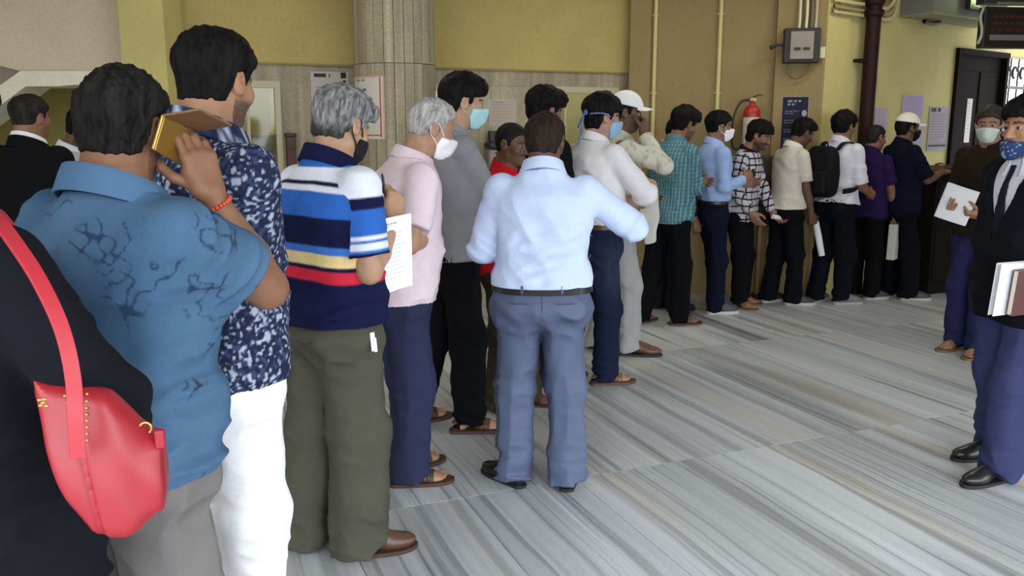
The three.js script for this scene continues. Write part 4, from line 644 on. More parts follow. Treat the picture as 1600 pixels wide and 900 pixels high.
// teal check shirt
{
  const a = lin('#4d7580'), b = lin('#2c4c5a'), c = lin('#9cc0c0');
  people.checkMan = person({
    label: 'person in a teal checked shirt and black trousers, arms folded', X: 1.27, Z: 6.90, psi: 58, H: 1.73, w: 1.04, belly: 0.03, hump: 0.03, stoop: 0.04, seed: 61, skin: BROWN, cell: 0.0102,
    hair: { ...BLACK_HAIR, top: 0.034, side: 0.020, nape: -0.07, front: 0.04, rough: 1.3, over: 0.01 }, head: { yaw: -8, pitch: 16, fwd: 0.05 }, beard: 0.6,
    armR: { hand: [-0.02, 1.10, 0.30], pole: [-0.6, -1, -0.4], d: [1, 0.1, 0.3], n: [0, 0, -1] }, armL: { hand: [0.02, 1.13, 0.27], pole: [0.6, -1, -0.4] },
    shirt: { sleeve: 'long', hem: 0.83, off: 0.024, arm: 0.068, elbow: 0.058, cell: 0.0075, col: (x, y, z, arm, t) => { const u = x - 0.55 * z, v = arm ? t * 0.28 : y, p = (Math.abs(((u / 0.030) % 1 + 1) % 1 - 0.5) < 0.15 ? 1 : 0), q = (Math.abs(((v / 0.030) % 1 + 1) % 1 - 0.5) < 0.14 ? 1 : 0); return mulc(mixc(mixc(a, b, 0.6 * q), c, 0.38 * p), weave(x, y, z)); }, collarC: a },
    pants: { c: lin('#090a0e'), knee: 0.084, hem: 0.084 }, shoes: BROWN_SANDAL, legR: { x: -0.10, z: 0.05, yaw: -20 }, legL: { x: 0.12, z: -0.16 },
  });
}
people.vestMan = person({
  label: 'person in a dark waistcoat over a white collar, half hidden behind the checked shirt', X: 1.36, Z: 7.42, psi: 55, H: 1.66, w: 0.98, seed: 67, skin: BROWN, cell: 0.011, hair: BLACK_HAIR, head: { yaw: 4, pitch: 14, fwd: 0.06 },
  shirt: { sleeve: 'long', hem: 0.84, c: [0.010, 0.011, 0.016], off: 0.024, collarC: lin('#c9cbd0'), collar: [0.074, 0.046, 0.03] }, pants: { c: [0.016, 0.016, 0.02] }, shoes: BLACK_SHOE,
});
// pale blue shirt with white mask
people.whiteMaskMan = person({
  label: 'person in a light blue shirt with a white cup mask and navy trousers, looking right', X: 1.705, Z: 7.32, psi: 76, H: 1.70, w: 0.96, seed: 71, skin: BROWN, cell: 0.0105,
  hair: { ...BLACK_HAIR, top: 0.026, side: 0.012, nape: -0.05 }, head: { yaw: -10, pitch: 2, fwd: 0.03 }, armR: { hand: [-0.11, 1.17, 0.24], pole: [-0.3, -0.8, -0.8], d: [0.4, 0.4, 1], n: [1, 0, 0], grip: 'pinch' }, armL: { hand: [0.06, 1.12, 0.30] },
  shirt: { sleeve: 'long', tuck: true, off: 0.024, c: lin('#93abd8'), arm: 0.066 }, belt: 'black', pants: { c: lin('#0f1124'), knee: 0.076, hem: 0.074 }, shoes: { kind: 'sneaker', c: [0.05, 0.06, 0.07], sole: [0.5, 0.5, 0.5], rough: 0.6 }, mask: { c: [0.88, 0.88, 0.9], kind: 'cup', bulge: 0.031 },
  legR: { x: -0.08, z: 0.03, yaw: -4 }, legL: { x: 0.09, z: 0.12 },
});
// bearded, checked white shirt
{
  const w = lin('#b9b4bc'), k = lin('#1b1a22');
  people.beardMan = person({
    label: 'bearded person in a white shirt with black checks and a dark scarf, looking down', X: 2.03, Z: 7.62, psi: 124, H: 1.63, w: 0.98, stoop: 0.05, seed: 73, skin: [0.27, 0.145, 0.085], cell: 0.0105, beard: 1,
    hair: { ...BLACK_HAIR, top: 0.034, side: 0.020, front: 0.042, nape: -0.08, rough: 1.4 }, head: { yaw: 2, pitch: 18, fwd: 0.06 }, moustache: 1,
    armR: { hand: [-0.17, 0.90, 0.16], pole: [-0.4, -0.4, -1] }, armL: { hand: [0.17, 0.86, 0.26], pole: [0.5, -0.2, -1], d: [0, -0.5, 0.7] },
    shirt: { sleeve: 'long', hem: 0.82, off: 0.024, arm: 0.066, cell: 0.0075, col: (x, y, z, arm, t) => { if (z < -0.02 && !arm) return w; const v = arm ? t * 0.28 : y, u = arm ? z : x; const p = Math.abs(((u / 0.062) % 1 + 1) % 1 - 0.5) < 0.10, q = Math.abs(((v / 0.062) % 1 + 1) % 1 - 0.5) < 0.12; return p || q ? k : w; }, collarC: k, collar: [0.07, 0.03, 0.04] },
    pants: { c: lin('#0b0b0e'), knee: 0.078 }, shoes: { kind: 'sandal', c: [0.22, 0.12, 0.05], sole: [0.13, 0.07, 0.035] }, legR: { x: -0.10, z: 0.06, yaw: -10 }, legL: { x: 0.10, z: 0.02 },
  });
}
// cream polo
people.creamMan = person({
  label: 'person in a cream polo shirt, head bowed, arm hanging, beside the backpack', X: 2.465, Z: 7.70, psi: 74, H: 1.66, w: 0.98, stoop: 0.03, seed: 79, skin: [0.115, 0.058, 0.038], cell: 0.0105,
  hair: { ...BLACK_HAIR, top: 0.024, side: 0.014, over: 0.01 }, head: { yaw: -4, pitch: 24, fwd: 0.06 }, armR: { hand: [-0.19, 0.86, 0.14], pole: [-0.2, -0.2, -1], d: [0.1, -1, 0.3], grip: 'grip' }, armL: { hand: [0.19, 0.85, 0.12] },
  shirt: { sleeve: 'short', hem: 0.83, off: 0.023, c: lin('#c4beb2'), at: 0.8, slit: true, collarC: lin('#d8d4c8') }, pants: { c: lin('#0a0b10'), knee: 0.08 }, shoes: { kind: 'sneaker', c: [0.03, 0.03, 0.035], sole: [0.45, 0.43, 0.42], rough: 0.6 }, legR: { x: -0.09, z: 0.06, yaw: -14 }, legL: { x: 0.10, z: -0.08 },
});
// backpack
people.backpackMan = person({
  label: 'person in a white shirt wearing a black backpack', X: 2.915, Z: 7.72, psi: 58, H: 1.71, w: 1.0, seed: 83, skin: BROWN, cell: 0.0105, hair: { ...BLACK_HAIR, top: 0.030, side: 0.022, nape: -0.07, rough: 1.3 }, head: { yaw: -6, pitch: 8 },
  armR: { hand: [-0.15, 1.0, 0.26], pole: [-0.4, -0.6, -1], d: [0.2, -0.2, 1], grip: 'grip' }, armL: { hand: [0.15, 1.0, 0.26] }, shirt: { sleeve: 'short', hem: 0.92, hemTilt: -0.1, off: 0.024, at: 1.0, arm: 0.070, cuff: 0.074, c: lin('#cbcad4') },
  pants: { c: lin('#0b0d15'), knee: 0.086, hem: 0.08, thigh: 0.104 }, seat: 0.02, shoes: { kind: 'sneaker', c: [0.16, 0.16, 0.17], sole: [0.35, 0.35, 0.35], rough: 0.6 }, legR: { x: -0.10, z: 0.03, yaw: -20 }, legL: { x: 0.11, z: -0.06 },
});
// purple shirt
people.purpleMan = person({
  label: 'person in a dark purple shirt carrying a paper carrier bag', X: 3.31, Z: 7.98, psi: 60, H: 1.60, w: 1.0, seed: 89, skin: [0.20, 0.10, 0.06], cell: 0.011, hair: { c: [0.012, 0.010, 0.010], c2: [0.03, 0.026, 0.024], top: 0.006, side: 0.006, front: 0.08 }, head: { yaw: -14, pitch: 8 },
  armR: { hand: [-0.235, 0.83, 0.13], pole: [-0.3, -0.1, -1], d: [0, -1, 0.2], grip: 'grip' }, shirt: { sleeve: 'short', hem: 0.82, off: 0.026, c: lin('#241640') }, pants: { c: lin('#09090c') }, shoes: { kind: 'sneaker', c: [0.05, 0.05, 0.05], sole: [0.4, 0.4, 0.38], rough: 0.6 },
});
// navy with cap
people.navyCapMan = person({
  label: 'person in navy clothes with a white cap and black mask, arm on the dark counter', X: 3.58, Z: 7.95, psi: 80, H: 1.69, w: 1.06, belly: 0.02, seed: 97, skin: [0.13, 0.066, 0.04], cell: 0.011, cap: [0.70, 0.68, 0.62], hair: { ...BLACK_HAIR, top: 0.012, side: 0.012 }, head: { yaw: -4, pitch: 2 },
  armR: { hand: [-0.10, 1.21, 0.36], pole: [-0.4, -1, -0.3], d: [0.1, 0, 1], n: [0.2, -1, 0] }, armL: { hand: [0.08, 1.2, 0.36] }, shirt: { sleeve: 'short', hem: 0.80, off: 0.028, at: 0.9, c: lin('#0b0d1e'), arm: 0.072, cuff: 0.075 }, pants: { c: lin('#080a12'), knee: 0.09, hem: 0.09 }, shoes: { kind: 'sneaker', c: [0.05, 0.05, 0.055], sole: [0.42, 0.42, 0.4], rough: 0.6 },
  mask: { c: [0.005,0.005,0.006], bulge: 0.028 }, legL: { x: 0.11, z: 0.05 }, legR: { x: -0.11, z: 0.10 },
});
// masked man by the door
people.doorMan = person({
  label: 'person in a brown shirt with a pale mask holding white sheets, by the maroon door', X: 3.29, Z: 5.98, psi: 242, H: 1.72, w: 1.02, seed: 101, skin: [0.30, 0.16, 0.10], cell: 0.0095, hair: { c: [0.03, 0.022, 0.018], c2: [0.06, 0.046, 0.04], top: 0.016, side: 0.012 }, head: { yaw: 26, pitch: 6, fwd: 0.04 },
  armR: { hand: [-0.05, 1.03, 0.28], pole: [-0.6, -0.6, -0.6], d: [0.6, 0.1, 0.7], n: [0, 1, -0.3], grip: 'pinch' }, armL: { hand: [0.14, 1.0, 0.24], pole: [0.6, -0.6, -0.6], d: [-0.6, 0.1, 0.7], n: [0.3, 0.2, -0.6], grip: 'grip' },
  shirt: { sleeve: 'long', hem: 0.83, off: 0.026, c: lin('#221a10'), arm: 0.07 }, pants: { c: lin('#23264a'), knee: 0.08, hem: 0.078 }, shoes: { kind: 'sandal', c: [0.26, 0.17, 0.06], sole: [0.16, 0.10, 0.04] }, legR: { x: -0.10, z: 0.02, yaw: 0 }, legL: { x: 0.10, z: 0.07, yaw: 14 }, mask: { c: lin('#b9c6c0'), bulge: 0.026 },
});
// dark suit with the book
people.suitMan = person({
  label: 'person in a black suit jacket and navy trousers holding a maroon book, right edge', X: 2.285, Z: 3.78, psi: -104, H: 1.70, w: 1.08, belly: 0.04, lean: 3, seed: 103, skin: [0.40, 0.205, 0.12], cell: 0.0072, hair: { ...BLACK_HAIR, top: 0.030, side: 0.018, front: 0.05, nape: -0.07 }, head: { yaw: 2, pitch: 4 },
  armL: { hand: [0.185, 0.80, 0.16], pole: [0.4, -0.2, -1], d: [-0.1, -0.25, 1], n: [-0.9, 0.35, 0], grip: 'grip' }, armR: { hand: [-0.22, 0.87, -0.06], pole: [-0.3, 0, -1] },
  shirt: { name: 'jacket', sleeve: 'long', hem: 0.735, off: 0.034, arm: 0.078, elbow: 0.068, wrist: 0.056, c: lin('#0e0f15'), collar: [0.076, 0.032, 0.034, 5], open: (y) => (y > 1.10 ? (y - 1.10) * 0.30 : 0.0) }, under: { c: lin('#d2d3da') },
  pants: { c: lin('#34385a'), knee: 0.088, hem: 0.086, thigh: 0.10, fold: 1.35 }, shoes: BLACK_SHOE, legL: { x: 0.08, z: 0.09, yaw: 6 }, legR: { x: -0.16, z: -0.10, yaw: -6 },
  mask: { c: lin('#2c4270'), drop: -0.045, bulge: 0.03, strap: [0.04, 0.03, 0.03], col: (x, y, z) => (vn(x * 110, y * 110, z * 110) > 0.42 ? lin('#7f93b8') : lin('#24365f')) },
});
// black suit at the far left
people.farSuitMan = person({
  label: 'person in a black suit with a white collar, seen from behind at far left', X: -2.62, Z: 4.72, psi: 14, H: 1.75, w: 1.12, seed: 107, skin: [0.22, 0.105, 0.06], cell: 0.009, neck: 1.1, hair: { c: [0.012, 0.010, 0.009], c2: [0.028, 0.024, 0.022], top: 0.016, side: 0.008, nape: -0.045 }, head: { yaw: -8, pitch: 2, size: 0.95 },
  shirt: { name: 'jacket', sleeve: 'long', hem: 0.735, off: 0.034, arm: 0.078, elbow: 0.068, wrist: 0.055, c: [0.004,0.004,0.005], collar: [0.076, 0.020, 0.034, 5], open: (y) => (y > 1.10 ? (y - 1.10) * 0.30 : 0.0) }, under: { c: lin('#dadade') }, pants: { c: [0.005,0.005,0.006] }, shoes: BLACK_SHOE,
});
people.bowedMan = person({
  label: 'person in a grey-white shirt bowing the head, beside the far left suit', X: -2.89, Z: 5.50, psi: 78, H: 1.70, w: 1.0, stoop: 0.05, lean: 4, seed: 109, skin: [0.18, 0.09, 0.055], cell: 0.0095, beard: 0.9, hair: { ...BLACK_HAIR, top: 0.026, side: 0.016, over: 0.01 }, head: { yaw: -14, pitch: 26, fwd: 0.05 },
  armR: { hand: [-0.08, 1.0, 0.30] }, shirt: { sleeve: 'long', hem: 0.83, off: 0.024, c: lin('#b8b4b0'), collarC: lin('#d8dade') }, pants: { c: [0.03, 0.03, 0.036] }, shoes: BLACK_SHOE,
});
// ------------------------------------------------------------------ things held, worn and standing about
const qOf = (x, y) => { const X = x.clone().normalize(), Z = V3().crossVectors(X, y).normalize(), Y = V3().crossVectors(Z, X); return new THREE.Quaternion().setFromRotationMatrix(new THREE.Matrix4().makeBasis(X, Y, Z)); };
function held(t, p, pos, x, y) { t.position.copy(p.sceneOf(V3(...pos))); t.quaternion.copy(p.g.quaternion).multiply(qOf(V3(...x), V3(...y))); return t; }
const dull = (c, r = 0.75) => { const m = new THREE.MeshPhysicalMaterial({ roughness: r, specularIntensity: 0.3 }); m.color.setRGB(...c); return m; };
const PAPER = std(lin('#dcdde0'), 0.85), PAPER2 = std(lin('#c9cad0'), 0.85), INK = [0.2, 0.2, 0.24];
function band(pts, w, th, nrm) {                                  // a flat strap along a path; nrm(i) is the way its face looks
  const c = new THREE.CatmullRomCurve3(pts.map((p) => V3(...p))), n = 60, pos = [], idx = [];
  for (let i = 0; i <= n; i++) { const p = c.getPoint(i / n), t = c.getTangent(i / n), N = nrm(i / n).clone().addScaledVector(t, -nrm(i / n).dot(t)).normalize(), S = V3().crossVectors(t, N); for (const [a, b] of [[-1, 1], [-0.94, 1.25], [0.94, 1.25], [1, 1], [1, -1], [-1, -1]]) { const q = p.clone().addScaledVector(S, a * w / 2).addScaledVector(N, b * th / 2); pos.push(q.x, q.y, q.z); } }
  for (let i = 0; i < n; i++) for (let j = 0; j < 6; j++) { const a = i * 6 + j, b = i * 6 + ((j + 1) % 6); idx.push(a, a + 6, b, b, a + 6, b + 6); }
  for (const e of [0, n]) for (let j = 1; j < 5; j++) idx.push(e * 6, e * 6 + j, e * 6 + j + 1);
  const g = new THREE.BufferGeometry(); g.setAttribute('position', new THREE.BufferAttribute(new Float32Array(pos), 3)); g.setIndex(idx); const q = g.toNonIndexed(); q.computeVertexNormals(); return q;
}
function sheetGeo(w, h, curl = 0.01, t = 0.0016) { const g = new THREE.BoxGeometry(w, h, t, 8, 10, 1), p = g.attributes.position; for (let i = 0; i < p.count; i++) { const x = p.getX(i) / w, y = p.getY(i) / h; p.setZ(i, p.getZ(i) + curl * (4 * x * x - 1) + curl * 0.8 * y * x * 2); } g.computeVertexNormals(); return g; }
const printed = (w, h, draw) => { const m = std([1, 1, 1], 0.85); m.map = canvasTex(w, h, draw); return m; };
const rows = (c, r, x, y, w, n, gap, hgt, col) => { c.fillStyle = col; for (let i = 0; i < n; i++) { let q = x; const end = x + w * (i === n - 1 ? 0.6 : 0.85 + 0.15 * r()); while (q < end) { const l = Math.min(end - q, hgt * (1.2 + 3 * r())); c.fillRect(q, y + i * gap, l, hgt); q += l + hgt * 0.8; } } };

// phone in a folding case, at the ear
{
  const p = people.phoneMan, t = thing('phone', 'gold phone in an open brown flip case held to the ear', 'phone');
  const c = p.HW(-0.104, -0.030, 0.035), u = V3(0.10, -0.22, 0.95).applyMatrix4(p.R), v = V3(-0.10, 0.95, 0.22).applyMatrix4(p.R); held(t, p, A3(c), A3(u.clone().negate()), A3(v));
  const gold = std(lin('#d8b86a'), 0.28, { metalness: 0.75 }), gold2 = std(lin('#9a7430'), 0.3, { metalness: 0.6 }), lth = std(lin('#7a5634'), 0.6);   // local x along the phone, y across it, z towards the head
  mesh('phone_frame', rbx(0.150, 0.076, 0.008, 0.0035), gold, t); mesh('screen', bx(0.138, 0.068, 0.001, 0, 0, 0.0042), std([0.01, 0.01, 0.012], 0.1), t); const back = mesh('case_back', rbx(0.154, 0.080, 0.005, 0.002, 0, 0, -0.006), gold2, t); mesh('camera', rbx(0.014, 0.02, 0.002, 0.0008, -0.06, 0.022, -0.009), std([0.01, 0.01, 0.01], 0.2), back);
  const fl = new THREE.Group(); fl.name = 'case_flap'; fl.position.set(0.012, 0.041, -0.006); fl.rotation.set(-1.22, 0.12, 0); t.add(fl); mesh('cover', rbx(0.156, 0.080, 0.005, 0.002, 0, 0.041, 0), lth, fl); mesh('lining', bx(0.144, 0.07, 0.001, 0, 0.041, 0.003), std(lin('#5c3c22'), 0.8), fl);
  const w = p.arms[1], wr = w.W, dir = w.W.clone().sub(w.E).normalize(), q = new THREE.Group(); q.name = 'bracelet'; q.position.copy(wr.clone().addScaledVector(dir, -0.025)); q.quaternion.setFromUnitVectors(V3(0, 0, 1), dir); p.g.add(q);
  const bead = new THREE.SphereGeometry(0.0052, 10, 8), bm = std(lin('#c2441f'), 0.4); for (let i = 0; i < 22; i++) { const a = (i / 22) * 2 * Math.PI; mesh('bead', bead, bm, q).position.set(Math.cos(a) * 0.032, Math.sin(a) * 0.032, 0); }
}
// red handbag on the shoulder
{
  const O = V3(-0.616, 1.112, -1.22), t = thing('handbag', 'red leather handbag with gold studs hanging from the shoulder of the black top', 'handbag', A3(O), 0.30); t.scale.x = 0.93;
  const poly = [[-0.100, 0.128], [-0.062, 0.112], [-0.020, 0.100], [0.024, 0.088], [0.060, 0.055], [0.092, 0.016], [0.101, 0.002], [0.098, -0.060], [0.096, -0.100], [0.076, -0.117], [0.032, -0.135], [0.0, -0.134], [-0.022, -0.118], [-0.050, -0.062], [-0.076, 0.010], [-0.096, 0.085]];
  const inside = (x, y) => { let d = 1e9, s = 1; for (let i = 0, j = poly.length - 1; i < poly.length; j = i++) { const [ax, ay] = poly[i], [bx_, by] = poly[j], ex = bx_ - ax, ey = by - ay, wx = x - ax, wy = y - ay, k = clamp((wx * ex + wy * ey) / (ex * ex + ey * ey), 0, 1); d = Math.min(d, (wx - ex * k) ** 2 + (wy - ey * k) ** 2); const c1 = y >= ay, c2 = y < by, c3 = ex * wy > ey * wx; if ((c1 && c2 && c3) || (!c1 && !c2 && !c3)) s = -s; } return s * Math.sqrt(d); };
  const f = (x, y, z) => { const k = sstep(0.13, -0.1, y), hz = 0.018 + 0.042 * k; const fold = 0.005 * vn(x * 26 + y * 9, y * 7 - x * 4, 3) + 0.0035 * Math.max(0, 1 - Math.abs(x + 0.012 + 0.16 * (y + 0.04)) / 0.008) * sstep(0.09, -0.02, y); return smax(inside(x, y) + 0.004, Math.abs(z) - hz + 0.6 * fold + 10 * hz * 0, 0.028) + fold; };
  const red = lin('#8c1220'); mesh('bag_body', netMesh(f, [-0.13, -0.16, -0.09], [0.13, 0.15, 0.09], 0.0034, () => [1, 1, 1]), std(red, 0.42), t);
  const at = (X, y, Z) => V3(X, y, -Z).sub(O).applyAxisAngle(V3(0, 1, 0), -0.30), pts = [[-0.604, 1.130, 1.128], [-0.606, 1.19, 1.135], [-0.612, 1.235, 1.150], [-0.632, 1.300, 1.170], [-0.674, 1.368, 1.195], [-0.735, 1.425, 1.235], [-0.800, 1.452, 1.30], [-0.85, 1.44, 1.40], [-0.84, 1.36, 1.47], [-0.77, 1.26, 1.42], [-0.66, 1.15, 1.275]].map((p) => A3(at(...p)));
  mesh('strap', band(pts, 0.022, 0.006, (q) => V3(lerp(0.25, 0.5, q), sstep(0.25, 0.5, q) * 1.6 * sstep(0.85, 0.6, q), q < 0.6 ? 0.9 : -0.5).normalize()), std(lin('#a32531'), 0.45), t);
  const gold = std(lin('#c9a65a'), 0.3, { metalness: 0.8 }), st = [], ZF = (x, y) => { let z = 0.1; for (let i = 0; i < 80 && f(x, y, z) > 0; i++) z -= 0.0015; return z + 0.0015; };
  for (let i = 0; i < 8; i++) for (const s of [-1, 1]) { const x = -0.026 + s * lerp(0.016, 0.004, i / 7) + i * 0.0015, y = 0.086 - i * 0.0088, q = new THREE.SphereGeometry(0.0024, 8, 6); q.translate(x, y, ZF(x, y)); st.push(q); }
  const ss = mesh('studs', merge(st), gold, t); ss.userData.kind = 'stuff';
  const em = mesh('emblem', merge([[-0.078, 0.082], [-0.073, 0.078], [-0.068, 0.074], [-0.071, 0.083], [-0.077, 0.074]].map(([x, y]) => { const q = new THREE.SphereGeometry(0.0032, 8, 6); q.scale(1.3, 0.7, 0.6); q.translate(x, y, ZF(x, y)); return q; })), gold, t);
  const ring = mesh('ring', new THREE.TorusGeometry(0.009, 0.002, 8, 20), gold, t); ring.position.set(0.070, 0.026, ZF(0.07, 0.026) + 0.002); mesh('tab', rbx(0.016, 0.03, 0.012, 0.004, 0.092, 0.012, ZF(0.085, 0.0) - 0.004), std(red, 0.45), t);
}
// the striped polo's paper, pen and pocket slip
{
  const p = people.stripedMan;
  const t = thing('paper_sheet', 'white printed paper sheet held upright by the striped polo', 'paper', XZ(-0.425, 3.0, 1.135)); t.rotation.set(0.05, 0.95, 0.10, 'YXZ');
  mesh('sheet', sheetGeo(0.21, 0.27, 0.014), printed(256, 330, (c) => { const r = rng(5); c.fillStyle = '#e2e4ea'; c.fillRect(0, 0, 256, 330); rows(c, r, 40, 26, 150, 2, 12, 5, '#8f93a0'); rows(c, r, 24, 70, 205, 12, 18, 3, '#b3b7c2'); }), t);
  const tip = p.arms[1].hand, pen = thing('pen', 'black pen in the fingers of the striped polo', 'pen'); held(pen, p, A3(tip.center.clone().addScaledVector(tip.t, 0.035).addScaledVector(tip.d, 0.02)), A3(tip.d.clone().addScaledVector(tip.t, 0.3)), [0, 1, 0.3]);
  const pg = new THREE.LatheGeometry([[0, -0.07], [0.001, -0.068], [0.004, -0.058], [0.0045, 0.06], [0.003, 0.068], [0, 0.069]].map((a) => new THREE.Vector2(...a)), 12); pg.rotateZ(-Math.PI / 2); mesh('barrel', pg, std([0.012, 0.012, 0.016], 0.3), pen); mesh('clip', rbx(0.035, 0.002, 0.003, 0.0008, 0.04, 0.006, 0), std([0.3, 0.3, 0.3], 0.3, { metalness: 0.9 }), pen);
  const sl = thing('tissue', 'white folded tissue sticking out of the olive trouser pocket', 'tissue'); const s0 = p.trace(V3(-0.34, 0.86, 0.02), V3(1, 0, -0.1), p.pantsF); held(sl, p, A3(s0.clone().add(V3(-0.004, 0, 0))), [0.1, 0, 1], [0.1, 1, -0.12]);
  mesh('fold', rbx(0.020, 0.066, 0.006, 0.0025), std(lin('#e4e4e6'), 0.9), sl); mesh('fold', rbx(0.013, 0.05, 0.005, 0.002, 0.006, -0.012, 0.004), std(lin('#d8d8dc'), 0.9), sl);
}
{ // seams and pockets that show on the trousers nearest to us
  const seam = (p, pts, r, c, name) => { const w = pts.map(([x, y, zs]) => { const q = p.trace(V3(x * (zs === 's' ? 3 : 1), y, zs === 's' ? p.spz(y) : -0.6), zs === 's' ? V3(-Math.sign(x), 0, 0) : V3(0, 0, 1), p.pantsF); return q; }); mesh(name, tube(w, r, pts.length * 6, 6), c, p.g); };
  const P8 = people.paleBlueMan, d8 = std(lin('#3a4258'), 0.8), P3 = people.stripedMan, d3 = std(lin('#33352a'), 0.85), PJ = people.jeansMan, dj = std(lin('#8d93a0'), 0.8);
  seam(P8, [[0.14, 0.905], [0.11, 0.905], [0.06, 0.905]], 0.0026, d8, 'pocket_welt'); seam(P8, [[-0.14, 0.905], [-0.11, 0.905], [-0.06, 0.905]], 0.0026, d8, 'pocket_welt'); seam(P8, [[0.0, 0.965], [0.0, 0.92], [0.0, 0.87], [0.0, 0.83]], 0.0018, d8, 'seat_seam');
  seam(P3, [[-0.13, 0.875], [-0.10, 0.865], [-0.05, 0.868]], 0.0026, d3, 'pocket_welt'); seam(P3, [[-0.085, 0.862], [-0.088, 0.85]], 0.004, d3, 'pocket_button');
  seam(PJ, [[-0.045, 0.93], [-0.045, 0.82], [-0.085, 0.79], [-0.125, 0.82], [-0.125, 0.93], [-0.045, 0.93]], 0.0028, dj, 'pocket_stitching');
}
// white carrier bag of the cap wearer
{
  const t = thing('carrier_bag', 'white cloth bag carried low beside the cream patterned shirt', 'bag', XZ(0.93, 5.78, 0.985), -0.25);
  const f = (x, y, z) => { const w = lerp(0.075, 0.045, sstep(-0.2, 0.2, -y)) + 0.012 * vn(y * 9, 1, 2); return smax(smax(Math.abs(x + 0.05 * y) - w, Math.abs(z) - 0.035 - 0.008 * vn(x * 20, y * 14, 5), 0.02), Math.abs(y) - 0.175 + 0.2 * x, 0.012) + 0.004 * vn(x * 40, y * 12, z * 40); };
  mesh('pouch', netMesh(f, [-0.14, -0.24, -0.08], [0.14, 0.24, 0.08], 0.008, () => [1, 1, 1]), std(lin('#c8c6c0'), 0.9), t); mesh('handle', tube([[-0.03, 0.17, 0.01], [-0.02, 0.24, 0.0], [0.01, 0.25, 0], [0.03, 0.16, -0.01]], 0.006, 20, 6), std(lin('#c8c6c0'), 0.9), t);
}
// small things held along the far queue
{
  const p = people.beardMan, h = p.arms[0].hand, t = thing('paper_roll', 'rolled white papers held low by the bearded person', 'paper'); held(t, p, A3(h.center), [0.75, -0.15, 0.7], [0, 1, 0]);
  const sp = new THREE.Shape(); sp.absarc(0, 0, 0.020, 0, 2 * Math.PI); const hole = new THREE.Path(); hole.absarc(0.002, 0, 0.015, 0, 2 * Math.PI); sp.holes.push(hole); const rg = new THREE.ExtrudeGeometry(sp, { depth: 0.24, bevelEnabled: false, curveSegments: 16 }); rg.translate(0, 0, -0.06); rg.rotateY(Math.PI / 2); mesh('roll', rg, PAPER, t); const r2 = new THREE.TorusGeometry(0.021, 0.0015, 6, 20); r2.rotateY(Math.PI / 2); mesh('rubber_band', r2, std(lin('#8c5a40'), 0.7), t).position.x = 0.06;
  const pw = people.whiteMaskMan, ph = thing('phone', 'dark phone in the raised hand of the light blue shirt', 'phone'), hr = pw.arms[1].hand; held(ph, pw, A3(hr.center.clone().addScaledVector(hr.d, 0.02)), A3(hr.t), A3(hr.d)); mesh('casing', rbx(0.07, 0.14, 0.009, 0.004), std([0.014, 0.014, 0.016], 0.3), ph); mesh('screen', bx(0.063, 0.128, 0.001, 0, 0, 0.005), std([0.02, 0.022, 0.026], 0.12), ph);
  const c = people.creamMan, hc = c.arms[1].hand, b = thing('paper_roll', 'long white rolled sheet hanging from the hand of the cream polo', 'paper'); held(b, c, A3(hc.center.clone().add(V3(0.0, -0.12, 0.075))), [1, 0, 0], [0, -1, 0.28]);
  const cone = new THREE.LatheGeometry([[0.026, -0.02], [0.030, 0.10], [0.028, 0.30], [0.024, 0.30], [0.022, -0.02], [0.026, -0.02]].map((a) => new THREE.Vector2(...a)), 16); cone.translate(0, -0.10, 0); mesh('roll', cone, PAPER, b); mesh('wrapper_edge', rbx(0.004, 0.30, 0.006, 0.001, 0.029, 0.06, 0), PAPER2, b);
  const k = people.purpleMan, hk = k.arms[1].hand, kb = thing('carrier_bag', 'white printed paper carrier bag hanging from the hand of the purple shirt', 'bag'); held(kb, k, A3(hk.center.clone().add(V3(-0.01, -0.20, 0.01))), [0.35, 0, 0.94], [0, 1, 0.03]);
  const bm = printed(128, 200, (q) => { const r = rng(8); q.fillStyle = '#b9b7ae'; q.fillRect(0, 0, 128, 200); rows(q, r, 30, 60, 66, 5, 22, 9, '#77766e'); }); mesh('pouch', rbx(0.19, 0.33, 0.07, 0.008), bm, kb); for (const s of [1, -1]) mesh('handle', tube([[-0.045, 0.16, s * 0.03], [-0.035, 0.215, s * 0.015], [0.035, 0.215, s * 0.015], [0.045, 0.16, s * 0.03]], 0.004, 20, 6), std(lin('#a5a39a'), 0.8), kb);
  const d = people.doorMan, hd = d.arms[1].hand, s = thing('paper_sheet', 'white sheets held in front of the brown shirt by the door', 'paper'); held(s, d, [0.035, 1.075, 0.345], [-0.80, 0.28, 0.42], [0.25, 0.95, 0.1]); for (let i = 0; i < 3; i++) { const q = mesh('sheet', sheetGeo(0.20, 0.25, 0.006, 0.0012), i === 2 ? PAPER2 : PAPER, s); q.position.set(i * 0.004, -i * 0.003, i * 0.003); }
}
